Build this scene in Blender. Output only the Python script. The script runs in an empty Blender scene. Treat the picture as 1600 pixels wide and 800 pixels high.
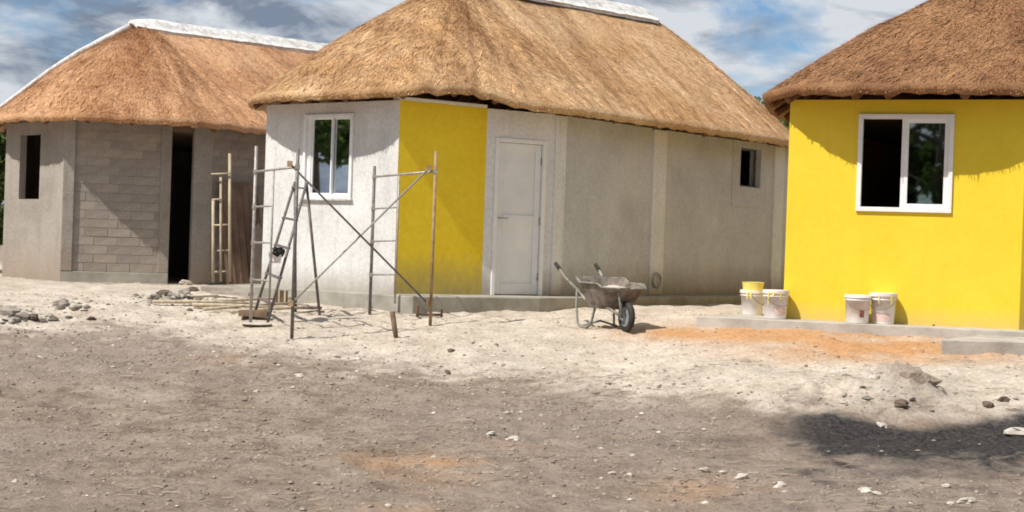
import bpy, math, random
import numpy as np
from mathutils import Vector, Matrix
random.seed(7); rng = np.random.default_rng(11)
R = math.radians
S = bpy.context.scene
COL = S.collection
# ------------------------------------------------------------------ camera, light, exposure
FPX = 2200.0; ROLL = 1.95; PITCH = -0.39; CAMZ = 1.5
cam = bpy.data.cameras.new('camera'); camo = bpy.data.objects.new('camera', cam); COL.objects.link(camo)
cam.sensor_width = 36; cam.lens = 36*FPX/1600; cam.clip_start = .1; cam.clip_end = 3000
CM = Matrix.Rotation(R(90+PITCH), 4, 'X') @ Matrix.Rotation(R(ROLL), 4, 'Z')
CM.translation = (0, 0, CAMZ); camo.matrix_world = CM; S.camera = camo
S.view_settings.view_transform = 'Standard'; S.view_settings.look = 'None'
S.view_settings.exposure = 0.27; S.view_settings.gamma = 1
S.cycles.filter_width = 1.8 if hasattr(S, 'cycles') else 1.5
SUN = Vector((-.785, -.62, 0)).normalized(); ELEV = R(53)
SUN = Vector((SUN.x*math.cos(ELEV), SUN.y*math.cos(ELEV), math.sin(ELEV)))
sl = bpy.data.lights.new('sun', 'SUN'); sl.energy = 4.4; sl.angle = R(.55); sl.color = (1, .95, .87)
so = bpy.data.objects.new('sun', sl); COL.objects.link(so)
so.rotation_euler = (-SUN).to_track_quat('-Z', 'Y').to_euler()
W = bpy.data.worlds.new('World'); S.world = W; W.use_nodes = True
wn = W.node_tree.nodes; wl = W.node_tree.links; wn.clear()
def N(t, typ, **k):
    n = t.new(typ)
    for a, b in k.items(): setattr(n, a, b)
    return n
out = N(wn, 'ShaderNodeOutputWorld'); bg = N(wn, 'ShaderNodeBackground'); bg.inputs[1].default_value = .095
sky = N(wn, 'ShaderNodeTexSky', sky_type='NISHITA', sun_disc=False, sun_elevation=ELEV,
        sun_rotation=math.atan2(SUN.x, SUN.y), air_density=1.2, dust_density=.6, ozone_density=2.0)
tc = N(wn, 'ShaderNodeTexCoord'); mp = N(wn, 'ShaderNodeMapping'); mp.inputs['Scale'].default_value = (1, 1, 2.1)
mp.inputs['Location'].default_value = (.35, .1, .23)
n1 = N(wn, 'ShaderNodeTexNoise'); n1.inputs['Scale'].default_value = 5.2; n1.inputs['Detail'].default_value = 7; n1.inputs['Roughness'].default_value = .60; n1.inputs['Distortion'].default_value = .25
r1 = N(wn, 'ShaderNodeValToRGB'); r1.color_ramp.elements[0].position = .36; r1.color_ramp.elements[1].position = .47
n2 = N(wn, 'ShaderNodeTexNoise'); n2.inputs['Scale'].default_value = 10; n2.inputs['Detail'].default_value = 8
mp2 = N(wn, 'ShaderNodeMapping'); mp2.inputs['Scale'].default_value = (1, 1, 2.6); mp2.inputs['Location'].default_value = (4.35, 2.1, .5)
r2 = N(wn, 'ShaderNodeValToRGB'); r2.color_ramp.elements[0].position = .42; r2.color_ramp.elements[1].position = .57; n2.inputs['Roughness'].default_value = .58; n2.inputs['Distortion'].default_value = .3
r2.color_ramp.elements[0].color = (1.9, 2.35, 3.1, 1); r2.color_ramp.elements[1].color = (6.0, 6.3, 6.7, 1)
blu = N(wn, 'ShaderNodeMix', data_type='RGBA', blend_type='MULTIPLY'); blu.inputs[0].default_value = 1
blu.inputs[7].default_value = (.60, .76, .95, 1)
mx = N(wn, 'ShaderNodeMix', data_type='RGBA')
wl.new(tc.outputs['Generated'], mp.inputs[0]); wl.new(mp.outputs[0], n1.inputs['Vector']); wl.new(n1.outputs[0], r1.inputs[0])
wl.new(tc.outputs['Generated'], mp2.inputs[0]); wl.new(mp2.outputs[0], n2.inputs['Vector']); wl.new(n2.outputs[0], r2.inputs[0])
wl.new(sky.outputs[0], blu.inputs[6]); wl.new(blu.outputs[2], mx.inputs[6]); wl.new(r2.outputs[0], mx.inputs[7])
wl.new(r1.outputs[0], mx.inputs[0]); wl.new(mx.outputs[2], bg.inputs[0]); wl.new(bg.outputs[0], out.inputs[0])

# ------------------------------------------------------------------ helpers
CR = CM.to_3x3()
def P(px, py, Y):
    d = CR @ Vector(((px-800)/FPX, -(py-400)/FPX, -1)); t = Y/d.y
    return Vector((d.x*t, Y, CAMZ+d.z*t))
CRI = np.array(CR.inverted())
def project(X, Y, Z):
    v = np.stack([X, Y, Z-CAMZ], -1) @ CRI.T
    w = np.maximum(-v[..., 2], 1e-3)
    return 800+v[..., 0]/w*FPX, 400-v[..., 1]/w*FPX, -v[..., 2]
LAT = rng.random((256, 256))
def vn(x, y, s, o=0):
    x = np.asarray(x)*s+o*17.31+500; y = np.asarray(y)*s+o*9.7+500
    xi = np.floor(x).astype(int); yi = np.floor(y).astype(int); fx = x-xi; fy = y-yi
    fx = fx*fx*(3-2*fx); fy = fy*fy*(3-2*fy)
    a = LAT[xi % 256, yi % 256]; b = LAT[(xi+1) % 256, yi % 256]; c = LAT[xi % 256, (yi+1) % 256]; d = LAT[(xi+1) % 256, (yi+1) % 256]
    return (a*(1-fx)+b*fx)*(1-fy)+(c*(1-fx)+d*fx)*fy
def fbm(x, y, s, n=4, o=0):
    t = 0; a = .5
    for k in range(n): t = t+a*(vn(x, y, s*2**k, o+k)-.5); a *= .55
    return t
def sm(a, b, x): t = np.clip((x-a)/(b-a), 0, 1); return t*t*(3-2*t)
PL = ([-50, 8, 10, 12, 14, 15, 16, 17, 18, 20, 900], [0, 0, .05, .17, .33, .44, .51, .60, .68, .73, .9])
PR = ([-50, 8, 10, 11, 12, 13, 14.4, 15, 16, 20, 900], [0, 0, .10, .19, .34, .52, .66, .69, .72, .74, .9])
def gz0(x, y):
    x = np.asarray(x, float); y = np.asarray(y, float)
    def sp(T):
        return (np.interp(y-.5, *T)+np.interp(y, *T)*2+np.interp(y+.5, *T))/4
    w = sm(.3, 3.2, x)
    return sp(PL)*(1-w)+sp(PR)*w
def blob(x, y, cx, cy, rx, ry): return np.exp(-((x-cx)/rx)**2-((y-cy)/ry)**2)
def ground(x, y):
    x = np.asarray(x, float); y = np.asarray(y, float)
    z = gz0(x, y)
    near = sm(45, 22, np.hypot(x, y-14))
    z = z+near*(fbm(x, y, 5.0, 4, 15)*.05+fbm(x, y, .55, 3, 1)*.10*sm(19, 14, y)+fbm(x, y, 2.2, 4, 5)*.080+fbm(x, y, 9, 3, 9)*.040)
    z = z+(.13+.4*fbm(x, y, 5.5, 3, 91))*blob(x, y, 3.40, 12.15, .30, .30)+(.10+.35*fbm(x, y, 4.5, 3, 95))*blob(x, y, 3.0, 12.0, .6, .22)+.06*blob(x, y, 2.5, 12.3, .5, .3)   # mound on the lip
    z = z-.10*blob(x, y, 3.3, 10.9, 1.3, .55)
    z = z+.13*blob(x, y, -5.6, 15.5, .55, .35)+.09*blob(x, y, -4.9, 16.6, .6, .4)+.10*blob(x, y, -4.3, 17.3, .6, .5)
    z = z+.05*blob(x, y, .35, 15.9, 1.1, .6)
    return z
def G(px, py):
    lo, hi = 5.0, 24.0
    for k in range(380):
        Y = lo+k*.05; p = P(px, py, Y)
        if p.z <= float(ground(p.x, p.y)): return Vector((p.x, p.y, float(ground(p.x, p.y))))
    return p
def gp(x, y, dz=0): return Vector((x, y, float(ground(x, y))+dz))

class MB:
    def __init__(s): s.v = []; s.f = []; s.m = []
    def add(s, vs, fs, mi=0):
        o = len(s.v); s.v += [tuple(v) for v in vs]; s.f += [tuple(i+o for i in f) for f in fs]; s.m += [mi]*len(fs); return s
    def box(s, c, sz, rot=None, mi=0, taper=1):
        c = Vector(c); h = [q/2 for q in sz]; vs = []
        for z in (-1, 1):
            t = taper if z > 0 else 1
            for x, y in ((-1, -1), (1, -1), (1, 1), (-1, 1)):
                v = Vector((x*h[0]*t, y*h[1]*t, z*h[2]))
                if rot is not None: v = rot @ v
                vs.append(c+v)
        return s.add(vs, [(0, 3, 2, 1), (4, 5, 6, 7), (0, 1, 5, 4), (1, 2, 6, 5), (2, 3, 7, 6), (3, 0, 4, 7)], mi)
    def tube(s, pts, r, n=8, mi=0, cap=True):
        pts = [Vector(p) for p in pts]; rs = r if isinstance(r, (list, tuple)) else [r]*len(pts)
        o = len(s.v); up = None
        for i, p in enumerate(pts):
            d = (pts[min(i+1, len(pts)-1)]-pts[max(i-1, 0)]).normalized()
            if up is None: up = d.orthogonal().normalized()
            up = (up-d*up.dot(d)).normalized(); b = d.cross(up)
            for k in range(n):
                a = 2*math.pi*k/n; s.v.append(tuple(p+(up*math.cos(a)+b*math.sin(a))*rs[i]))
        for i in range(len(pts)-1):
            for k in range(n):
                a = o+i*n+k; b2 = o+i*n+(k+1) % n; s.f.append((a, b2, b2+n, a+n)); s.m.append(mi)
        if cap:
            s.f.append(tuple(o+k for k in reversed(range(n)))); s.m.append(mi)
            s.f.append(tuple(o+(len(pts)-1)*n+k for k in range(n))); s.m.append(mi)
        return s
    def lathe(s, prof, n=24, c=(0, 0, 0), mi=0):
        o = len(s.v)
        for r, z in prof:
            for k in range(n):
                a = 2*math.pi*k/n; s.v.append((c[0]+r*math.cos(a), c[1]+r*math.sin(a), c[2]+z))
        for i in range(len(prof)-1):
            for k in range(n):
                a = o+i*n+k; b = o+i*n+(k+1) % n; s.f.append((a, b, b+n, a+n)); s.m.append(mi)
        return s
    def prism(s, poly, z0, z1, mi=0):
        n = len(poly); vs = [(p[0], p[1], z0) for p in poly]+[(p[0], p[1], z1) for p in poly]
        fs = [tuple(reversed(range(n))), tuple(range(n, 2*n))]+[(k, (k+1) % n, (k+1) % n+n, k+n) for k in range(n)]
        return s.add(vs, fs, mi)
def link(name, me, parent=None, loc=None):
    o = bpy.data.objects.new(name, me); COL.objects.link(o)
    if loc is not None: o.location = loc
    if parent is not None: o.parent = parent
    return o
def wloc(p):
    l = Vector((0, 0, 0))
    while p is not None: l = l+p.location; p = p.parent
    return l
def obj(name, mb, mat, parent=None, smooth=False, world=True, bevel=0, loc=None):
    """one mesh object; verts in world coordinates unless world=False"""
    me = bpy.data.meshes.new(name)
    off = wloc(parent) if (world and parent is not None) else Vector((0, 0, 0))
    if world and loc is not None: off = off+Vector(loc)-(off if parent is not None else Vector((0, 0, 0)))
    vs = [(v[0]-off.x, v[1]-off.y, v[2]-off.z) for v in mb.v]
    me.from_pydata(vs, [], mb.f); me.update()
    for m in (mat if isinstance(mat, (list, tuple)) else [mat]): me.materials.append(m)
    if any(mb.m): me.polygons.foreach_set('material_index', mb.m)
    if smooth: me.polygons.foreach_set('use_smooth', [True]*len(me.polygons))
    o = link(name, me, parent)
    if loc is not None: o.location = Vector(loc)-(wloc(parent) if parent is not None else Vector((0, 0, 0)))
    if bevel:
        b = o.modifiers.new('bevel', 'BEVEL'); b.width = bevel; b.segments = 2; b.limit_method = 'ANGLE'
    return o
def tag(o, label, cat, group=None, kind=None):
    if label: o['label'] = label
    if cat: o['category'] = cat
    if group: o['group'] = group
    if kind: o['kind'] = kind
    return o
def thing(name, loc, label, cat, group=None, rz=0):
    o = bpy.data.objects.new(name, None); COL.objects.link(o); o.location = loc; o.rotation_euler = (0, 0, rz)
    o.empty_display_size = .2
    return tag(o, label, cat, group)
def dup(root, loc, rz=0, label=None):
    r = root.copy(); COL.objects.link(r); r.location = loc; r.rotation_euler = (0, 0, rz)
    if label: r['label'] = label
    for ch in list(root.children):
        c = ch.copy(); COL.objects.link(c); c.parent = r
        for g in ch.children:
            d = g.copy(); COL.objects.link(d); d.parent = c
    return r
def npmesh(name, V, F, mat, parent=None, attrs=None, smooth=False, kind=None):
    me = bpy.data.meshes.new(name); V = np.asarray(V, np.float32); F = np.asarray(F, np.int32); k = F.shape[1]
    me.vertices.add(len(V)); me.vertices.foreach_set('co', V.ravel())
    me.loops.add(F.size); me.loops.foreach_set('vertex_index', F.ravel())
    me.polygons.add(len(F)); me.polygons.foreach_set('loop_start', np.arange(0, F.size, k, dtype=np.int32))
    me.update(calc_edges=True)
    for an, arr in (attrs or {}).items():
        a = me.attributes.new(an, 'FLOAT', 'POINT'); a.data.foreach_set('value', np.asarray(arr, np.float32).ravel())
    me.materials.append(mat)
    if smooth: me.polygons.foreach_set('use_smooth', np.ones(len(F), bool))
    o = link(name, me, parent)
    if kind: o['kind'] = kind
    return o

# ------------------------------------------------------------------ materials
def newmat(name, rough=.85, spec=.3):
    m = bpy.data.materials.new(name); m.use_nodes = True; t = m.node_tree; b = t.nodes['Principled BSDF']
    b.inputs['Roughness'].default_value = rough; b.inputs['Specular IOR Level'].default_value = spec
    return m, t.nodes, t.links, b
def ramp(n, l, src, stops):
    r = N(n, 'ShaderNodeValToRGB'); e = r.color_ramp.elements
    while len(e) < len(stops): e.new(.5)
    for q, (p, c) in zip(e, stops): q.position = p; q.color = (*c, 1) if len(c) == 3 else c
    l.new(src, r.inputs[0]); return r.outputs[0]
def noise(n, l, vec, scale, detail=5, rough=.6, dist=0):
    q = N(n, 'ShaderNodeTexNoise'); q.inputs['Scale'].default_value = scale; q.inputs['Detail'].default_value = detail
    q.inputs['Roughness'].default_value = rough; q.inputs['Distortion'].default_value = dist
    l.new(vec, q.inputs['Vector']); return q.outputs[0]
def mapping(n, l, sc, src=None, loc=(0, 0, 0), rot=(0, 0, 0)):
    if src is None: src = N(n, 'ShaderNodeTexCoord').outputs['Object']
    q = N(n, 'ShaderNodeMapping'); q.inputs['Scale'].default_value = sc; q.inputs['Location'].default_value = loc; q.inputs['Rotation'].default_value = rot
    l.new(src, q.inputs[0]); return q.outputs[0]
def mixc(n, l, a, b, fac, mode='MIX'):
    q = N(n, 'ShaderNodeMix', data_type='RGBA', blend_type=mode)
    for s_, i in ((fac, 0), (a, 6), (b, 7)):
        if isinstance(s_, (int, float)): q.inputs[i].default_value = s_
        elif isinstance(s_, tuple): q.inputs[i].default_value = (*s_, 1)
        else: l.new(s_, q.inputs[i])
    return q.outputs[2]
def bump(n, l, b, h, strength=.4, dist=.01):
    q = N(n, 'ShaderNodeBump'); q.inputs['Strength'].default_value = strength; q.inputs['Distance'].default_value = dist
    l.new(h, q.inputs['Height']); l.new(q.outputs[0], b.inputs['Normal'])
def simple(name, c1, c2, scale=6, rough=.7, bs=40, bst=.3, metal=0, spec=.3, dist=.004, stretch=(1, 1, 1)):
    m, n, l, b = newmat(name, rough, spec); b.inputs['Metallic'].default_value = metal
    v = mapping(n, l, stretch)
    l.new(ramp(n, l, noise(n, l, v, scale), [(.33, c1), (.67, c2)]), b.inputs['Base Color'])
    bump(n, l, b, noise(n, l, v, bs, 3), bst, dist); return m
def plaster(name, c1, c2, dirt, dirt_h=.35, stain=.35, zbase=0, fine=25, patch=None, fv=1.0, bst=.5, rough=.9, splash=.8):
    """wall coat: blotches, faint vertical runs, trowel relief, soil splashed on the foot (object z above zbase)"""
    m, n, l, b = newmat(name, rough, .2)
    o = N(n, 'ShaderNodeTexCoord').outputs['Object']
    base = ramp(n, l, noise(n, l, o, 1.3, 6, .65), [(.3, c1), (.7, c2)])
    runs = noise(n, l, mapping(n, l, (7, 7, .5), o), 1.6, 5, .6)
    base = mixc(n, l, base, tuple(q*.62 for q in c1), ramp(n, l, runs, [(.52, (0, 0, 0)), (.8, (stain, stain, stain))]))
    if patch:
        base = mixc(n, l, base, patch, ramp(n, l, noise(n, l, mapping(n, l, (1, 1, .8), o, (3, 1, 7)), .9, 4, .5), [(.52, (0, 0, 0)), (.63, (.75, .75, .75))]))
    fn = noise(n, l, o, fine, 4, .7)
    base = mixc(n, l, base, ramp(n, l, fn, [(.35, (1-.12*fv,)*3), (.65, (1+.08*fv,)*3)]), 1.0, 'MULTIPLY')
    sx = N(n, 'ShaderNodeSeparateXYZ'); l.new(o, sx.inputs[0])
    nz = noise(n, l, mapping(n, l, (5, 5, 2), o), 2.2, 4, .6)
    ad = N(n, 'ShaderNodeMath', operation='MULTIPLY_ADD'); l.new(nz, ad.inputs[0]); ad.inputs[1].default_value = -.7*dirt_h; l.new(sx.outputs[2], ad.inputs[2])
    mr = N(n, 'ShaderNodeMapRange'); l.new(ad.outputs[0], mr.inputs[0]); mr.inputs[1].default_value = zbase-.4*dirt_h; mr.inputs[2].default_value = zbase+dirt_h*.75
    mr.inputs[3].default_value = splash; mr.inputs[4].default_value = 0
    base = mixc(n, l, base, dirt, mr.outputs[0])
    l.new(base, b.inputs['Base Color'])
    hs = N(n, 'ShaderNodeMath', operation='ADD'); l.new(fn, hs.inputs[0]); l.new(noise(n, l, o, 4, 3), hs.inputs[1])
    bump(n, l, b, hs.outputs[0], bst, .012); return m
SOIL = (.30, .235, .18)
M = {}
M['whitewash'] = plaster('whitewashed render', (.56, .55, .53), (.76, .755, .745), (.33, .27, .215), .3, .45, bst=.4, splash=.75)
M['cement'] = plaster('grey cement render', (.48, .485, .49), (.61, .615, .63), SOIL, .45, .18, patch=(.62, .615, .62), bst=.6)
M['cement_pale'] = plaster('pale cement render', (.68, .68, .68), (.78, .78, .78), SOIL, .4, .4)
M['yellow'] = plaster('yellow wall paint', (.755, .55, .034), (.82, .61, .048), (.56, .42, .20), .20, .12, fine=14, bst=.2, rough=.6, fv=.25, splash=.55)
M['yellow_dirty'] = plaster('yellow wall paint over damp foot', (.80, .57, .026), (.88, .65, .036), (.30, .26, .15), .5, .12, fine=14, bst=.25, rough=.65, fv=.5, splash=.8)
M['render1'] = plaster('buff cement render', (.27, .24, .21), (.40, .36, .315), SOIL, .6, .35, bst=.6)
M['mortar'] = plaster('mortar', (.25, .22, .19), (.36, .325, .285), SOIL, .4, .3)
def blockmat():
    m, n, l, b = newmat('concrete block', .95, .15)
    tcn = N(n, 'ShaderNodeTexCoord'); o = tcn.outputs['Object']; oi = N(n, 'ShaderNodeObjectInfo')
    c = ramp(n, l, noise(n, l, o, 9, 5, .7), [(.3, (.27, .235, .205)), (.7, (.40, .36, .315))])
    t = ramp(n, l, oi.outputs['Random'], [(0, (.84, .83, .84)), (.5, (.95, .93, .91)), (1, (1.07, 1.04, 1.0))])
    l.new(mixc(n, l, c, t, 1.0, 'MULTIPLY'), b.inputs['Base Color']); bump(n, l, b, noise(n, l, o, 70, 3), .7, .008); return m
M['block'] = blockmat()
M['slab'] = simple('worn concrete', (.34, .31, .27), (.52, .48, .43), 3, .9, 30, .5, dist=.01)
M['slab_dark'] = simple('grey concrete', (.25, .235, .20), (.40, .37, .32), 3, .9, 30, .5, dist=.01)
M['white_frame'] = simple('white window frame', (.74, .75, .75), (.82, .82, .82), 9, .35, 60, .05, spec=.5)
M['door'] = simple('white door paint', (.70, .71, .72), (.80, .81, .82), 3, .5, 50, .1, spec=.4)
M['pole'] = simple('brown roof pole', (.10, .045, .022), (.19, .09, .045), 14, .8, 60, .4)
M['cap'] = simple('white cement capping', (.44, .42, .39), (.80, .79, .77), 7, .85, 18, .8, dist=.03)
M['dark'] = simple('brown interior floor', (.26, .18, .12), (.36, .26, .18), 4)
M['steel'] = simple('weathered galvanised tube', (.27, .25, .23), (.46, .43, .40), 25, .55, 90, .2, metal=.35)
M['steel_dark'] = simple('dark grey tube', (.11, .10, .10), (.22, .20, .19), 20, .6, 90, .2, metal=.3)
M['rusty'] = simple('rusted tube with ochre paint', (.25, .16, .085), (.42, .31, .17), 12, .7, 90, .2, metal=.1)
M['timber'] = simple('raw pale timber', (.34, .27, .19), (.55, .46, .34), 5, .85, 40, .4, stretch=(3, 3, 1))
M['timber_dark'] = simple('weathered brown timber', (.10, .065, .04), (.22, .145, .09), 6, .85, 40, .4)
M['grey_wood'] = simple('dusty grey timber', (.24, .20, .17), (.38, .33, .28), 6, .85, 40, .4)
M['rust_sheet'] = simple('brown rusted sheet', (.135, .085, .06), (.25, .17, .12), 2.5, .85, 30, .4)
M['sack'] = simple('dusty woven sacking', (.26, .21, .17), (.38, .32, .27), 5, .95, 60, .6, dist=.01)
M['stone'] = simple('pale limestone', (.40, .35, .30), (.62, .57, .50), 8, .9, 30, .6, dist=.01)
M['stone_dark'] = simple('dark brown stone', (.07, .05, .04), (.16, .12, .09), 8, .9, 30, .6, dist=.01)
M['clay'] = simple('dry clay clod', (.17, .125, .09), (.42, .34, .27), 7, .95, 22, .9, dist=.03)
M['rubble'] = simple('rubble', (.22, .19, .16), (.40, .36, .31), 7, .95, 30, .6, dist=.01)
M['bucket'] = simple('white bucket plastic', (.66, .60, .57), (.84, .80, .77), 6, .45, 50, .1, spec=.5)
M['paint_skin'] = simple('yellow paint residue', (.72, .60, .10), (.80, .72, .25), 9, .4, 30, .3)
M['label_brown'] = simple('brown print', (.20, .07, .05), (.28, .11, .08), 20, .5)
M['label_pink'] = simple('faded pink print', (.66, .44, .38), (.74, .56, .50), 20, .5)
M['black'] = simple('black rubber', (.015, .015, .015), (.05, .045, .04), 12, .7)
M['barrow'] = simple('cement caked steel', (.075, .062, .052), (.25, .21, .175), 9, .85, 40, .6, dist=.006)
M['barrow_green'] = simple('chalky green grey paint', (.10, .10, .085), (.34, .33, .28), 12, .7, 60, .3)
M['mortar_mix'] = simple('drying mortar', (.50, .42, .34), (.66, .58, .49), 9, .95, 30, .8, dist=.02)
M['greyblue'] = simple('blue grey steel', (.20, .22, .24), (.33, .35, .37), 12, .5, 60, .2, metal=.3)
M['bark'] = simple('grey brown bark', (.10, .075, .055), (.19, .15, .11), 12, .95, 40, .7, dist=.01)
def glassmat(name, fac, tint):
    m = bpy.data.materials.new(name); m.use_nodes = True; n = m.node_tree.nodes; l = m.node_tree.links; n.clear()
    o = N(n, 'ShaderNodeOutputMaterial'); mx_ = N(n, 'ShaderNodeMixShader'); g = N(n, 'ShaderNodeBsdfGlossy'); t = N(n, 'ShaderNodeBsdfTransparent')
    g.inputs['Roughness'].default_value = .02; g.inputs['Color'].default_value = (.92, .97, 1, 1); t.inputs[0].default_value = (*tint, 1)
    fr = N(n, 'ShaderNodeFresnel'); fr.inputs[0].default_value = 1.5; ad = N(n, 'ShaderNodeMath', operation='ADD'); ad.inputs[1].default_value = fac
    l.new(fr.outputs[0], ad.inputs[0]); l.new(ad.outputs[0], mx_.inputs[0]); l.new(t.outputs[0], mx_.inputs[1]); l.new(g.outputs[0], mx_.inputs[2]); l.new(mx_.outputs[0], o.inputs[0])
    return m
M['glass_blue'] = glassmat('reflective window glass', .62, (.5, .6, .65))
M['glass'] = glassmat('window glass', .14, (.7, .75, .72))
def leafmat(name, c1, c2, c3):
    m, n, l, b = newmat(name, .6, .3); g = N(n, 'ShaderNodeNewGeometry')
    l.new(ramp(n, l, g.outputs['Random Per Island'], [(0, c1), (.5, c2), (1, c3)]), b.inputs['Base Color'])
    b.inputs['Subsurface Weight'].default_value = 0
    tr = N(n, 'ShaderNodeBsdfTranslucent'); tr.inputs[0].default_value = (*[q*1.3 for q in c3], 1); ms = N(n, 'ShaderNodeMixShader'); ms.inputs[0].default_value = .3
    o = [q for q in n if q.type == 'OUTPUT_MATERIAL'][0]; l.new(b.outputs[0], ms.inputs[1]); l.new(tr.outputs[0], ms.inputs[2]); l.new(ms.outputs[0], o.inputs[0]); return m
M['leaf'] = leafmat('green leaves', (.025, .05, .012), (.055, .10, .022), (.11, .16, .04))
M['leaf_dark'] = leafmat('dark green leaves', (.012, .03, .010), (.03, .06, .018), (.06, .10, .03))
def thatchmat(name, c, straw):
    m, n, l, b = newmat(name, .75, .25)
    o = N(n, 'ShaderNodeTexCoord').outputs['Object']
    dark, mid, lite = c
    big = noise(n, l, o, .9, 5, .6, .6); fine = noise(n, l, o, 34 if not straw else 9, 4, .7)
    base = ramp(n, l, big, [(.34, mid), (.66, lite)])
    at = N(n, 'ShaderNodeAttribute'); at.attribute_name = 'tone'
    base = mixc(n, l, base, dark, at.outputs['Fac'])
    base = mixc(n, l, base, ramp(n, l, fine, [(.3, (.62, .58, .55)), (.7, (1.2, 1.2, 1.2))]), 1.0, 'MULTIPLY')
    if straw:
        g = N(n, 'ShaderNodeNewGeometry')
        base = mixc(n, l, base, ramp(n, l, g.outputs['Random Per Island'], [(0, (.66, .60, .56)), (.3, (.88, .86, .85)), (.8, (1.10, 1.10, 1.09)), (1, (1.35, 1.34, 1.28))]), 1.0, 'MULTIPLY')
    l.new(base, b.inputs['Base Color'])
    if not straw: bump(n, l, b, fine, .9, .04)
    return m
TH = [((.40, .19, .085), (.66, .37, .19), (.82, .52, .30)),
      ((.42, .225, .10), (.72, .45, .22), (.92, .67, .40)),
      ((.20, .09, .04), (.35, .18, .085), (.46, .255, .125))]

# ------------------------------------------------------------------ ground
def gaxis(lo, hi, step, far):
    a = list(np.arange(lo, hi+1e-6, step)); s = step; x = hi
    while x < far: s *= 1.28; x += s; a.append(x)
    s = step; x = lo; pre = []
    while x > -far: s *= 1.28; x -= s; pre.append(x)
    return np.array(pre[::-1]+a)
gxa = gaxis(-9, 7, .045, 1200); gya = gaxis(7.2, 18.5, .045, 1200)
GX, GY = np.meshgrid(gxa, gya, indexing='ij'); GZ = ground(GX, GY)
ppx, ppy, pw = project(GX, GY, GZ)
inf = pw > 1
wob = fbm(GX, GY, .8, 4, 20)
yb = np.interp(ppx, [-200, 0, 100, 250, 350, 450, 620, 740, 900, 1050, 1200, 1330, 1450, 1600, 1800], [502, 508, 512, 520, 537, 548, 568, 596, 598, 604, 618, 640, 640, 640, 640])
yb = yb+wob*60+fbm(GX, GY, 3.0, 3, 31)*60
sand = sm(-30, 24, yb-ppy+fbm(GX, GY, 12, 2, 33)*40)*inf
sand = np.where(pw > 1, sand, 0)
sand = np.maximum(sand, np.clip(fbm(GX, GY, 1.6, 4, 44)*3-.75, 0, .6)*sm(9, 13, GY))
brown = np.clip((.5+2.2*fbm(GX, GY, 5.5, 3, 91))*blob(GX, GY, 3.5, 12.0, .30, .20), 0, 1); sand = sand*(1-.8*brown)
sand = np.maximum(sand, .7*blob(ppx, ppy, 1500, 648, 120, 7))
sand = sand*(1-.9*sm(27, 36, GY+wob*8))*(1-.8*sm(12, 20, np.abs(GX)))
red = blob(ppx, ppy, 1390, 545, 190, 21)*1.15+blob(ppx, ppy, 1090, 521, 120, 13)*.8+blob(ppx, ppy, 1230, 524, 170, 10)*.85+blob(ppx, ppy, 690, 722, 62, 8)*.4+blob(ppx, ppy, 1080, 770, 90, 26)*.28+blob(ppx, ppy, 590, 716, 60, 10)*.22
red = red+np.clip(fbm(GX, GY, .9, 4, 66)*1.2-.15, 0, .18)*sm(16, 12, GY)
red = np.clip(red*(1+2.0*fbm(GX, GY, 2.5, 3, 60)), 0, 1)*inf*(1-blob(GX, GY, 3.4, 12.3, .7, .6))*sm(580, 562, ppy+0*ppx+np.where(ppy > 650, -999, 0))
ash = sm(-.25, .6, 1.6*blob(ppx, ppy, 1450, 676, 270, 30)+.5*blob(ppx, ppy, 1560, 705, 230, 34)-.28+fbm(GX, GY, 2.6, 3, 71)*1.3+fbm(GX, GY, 8, 4, 72)*1.3)*sm(1130, 1290, ppx)*sm(644, 660, ppy+wob*60+8*np.sin(ppx/60))  # near-black ground patch with a broken edge, fainter in front
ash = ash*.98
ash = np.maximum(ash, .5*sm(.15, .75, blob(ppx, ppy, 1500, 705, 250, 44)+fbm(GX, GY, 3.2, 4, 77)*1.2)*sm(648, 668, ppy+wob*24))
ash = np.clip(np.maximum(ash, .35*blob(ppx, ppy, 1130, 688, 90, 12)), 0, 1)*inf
tone = np.clip(.5+1.5*fbm(GX, GY, .45, 3, 80), 0, 1)
nx, ny = GX.shape; idx = np.arange(nx*ny).reshape(nx, ny)
F = np.stack([idx[:-1, :-1], idx[1:, :-1], idx[1:, 1:], idx[:-1, 1:]], -1).reshape(-1, 4)
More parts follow.
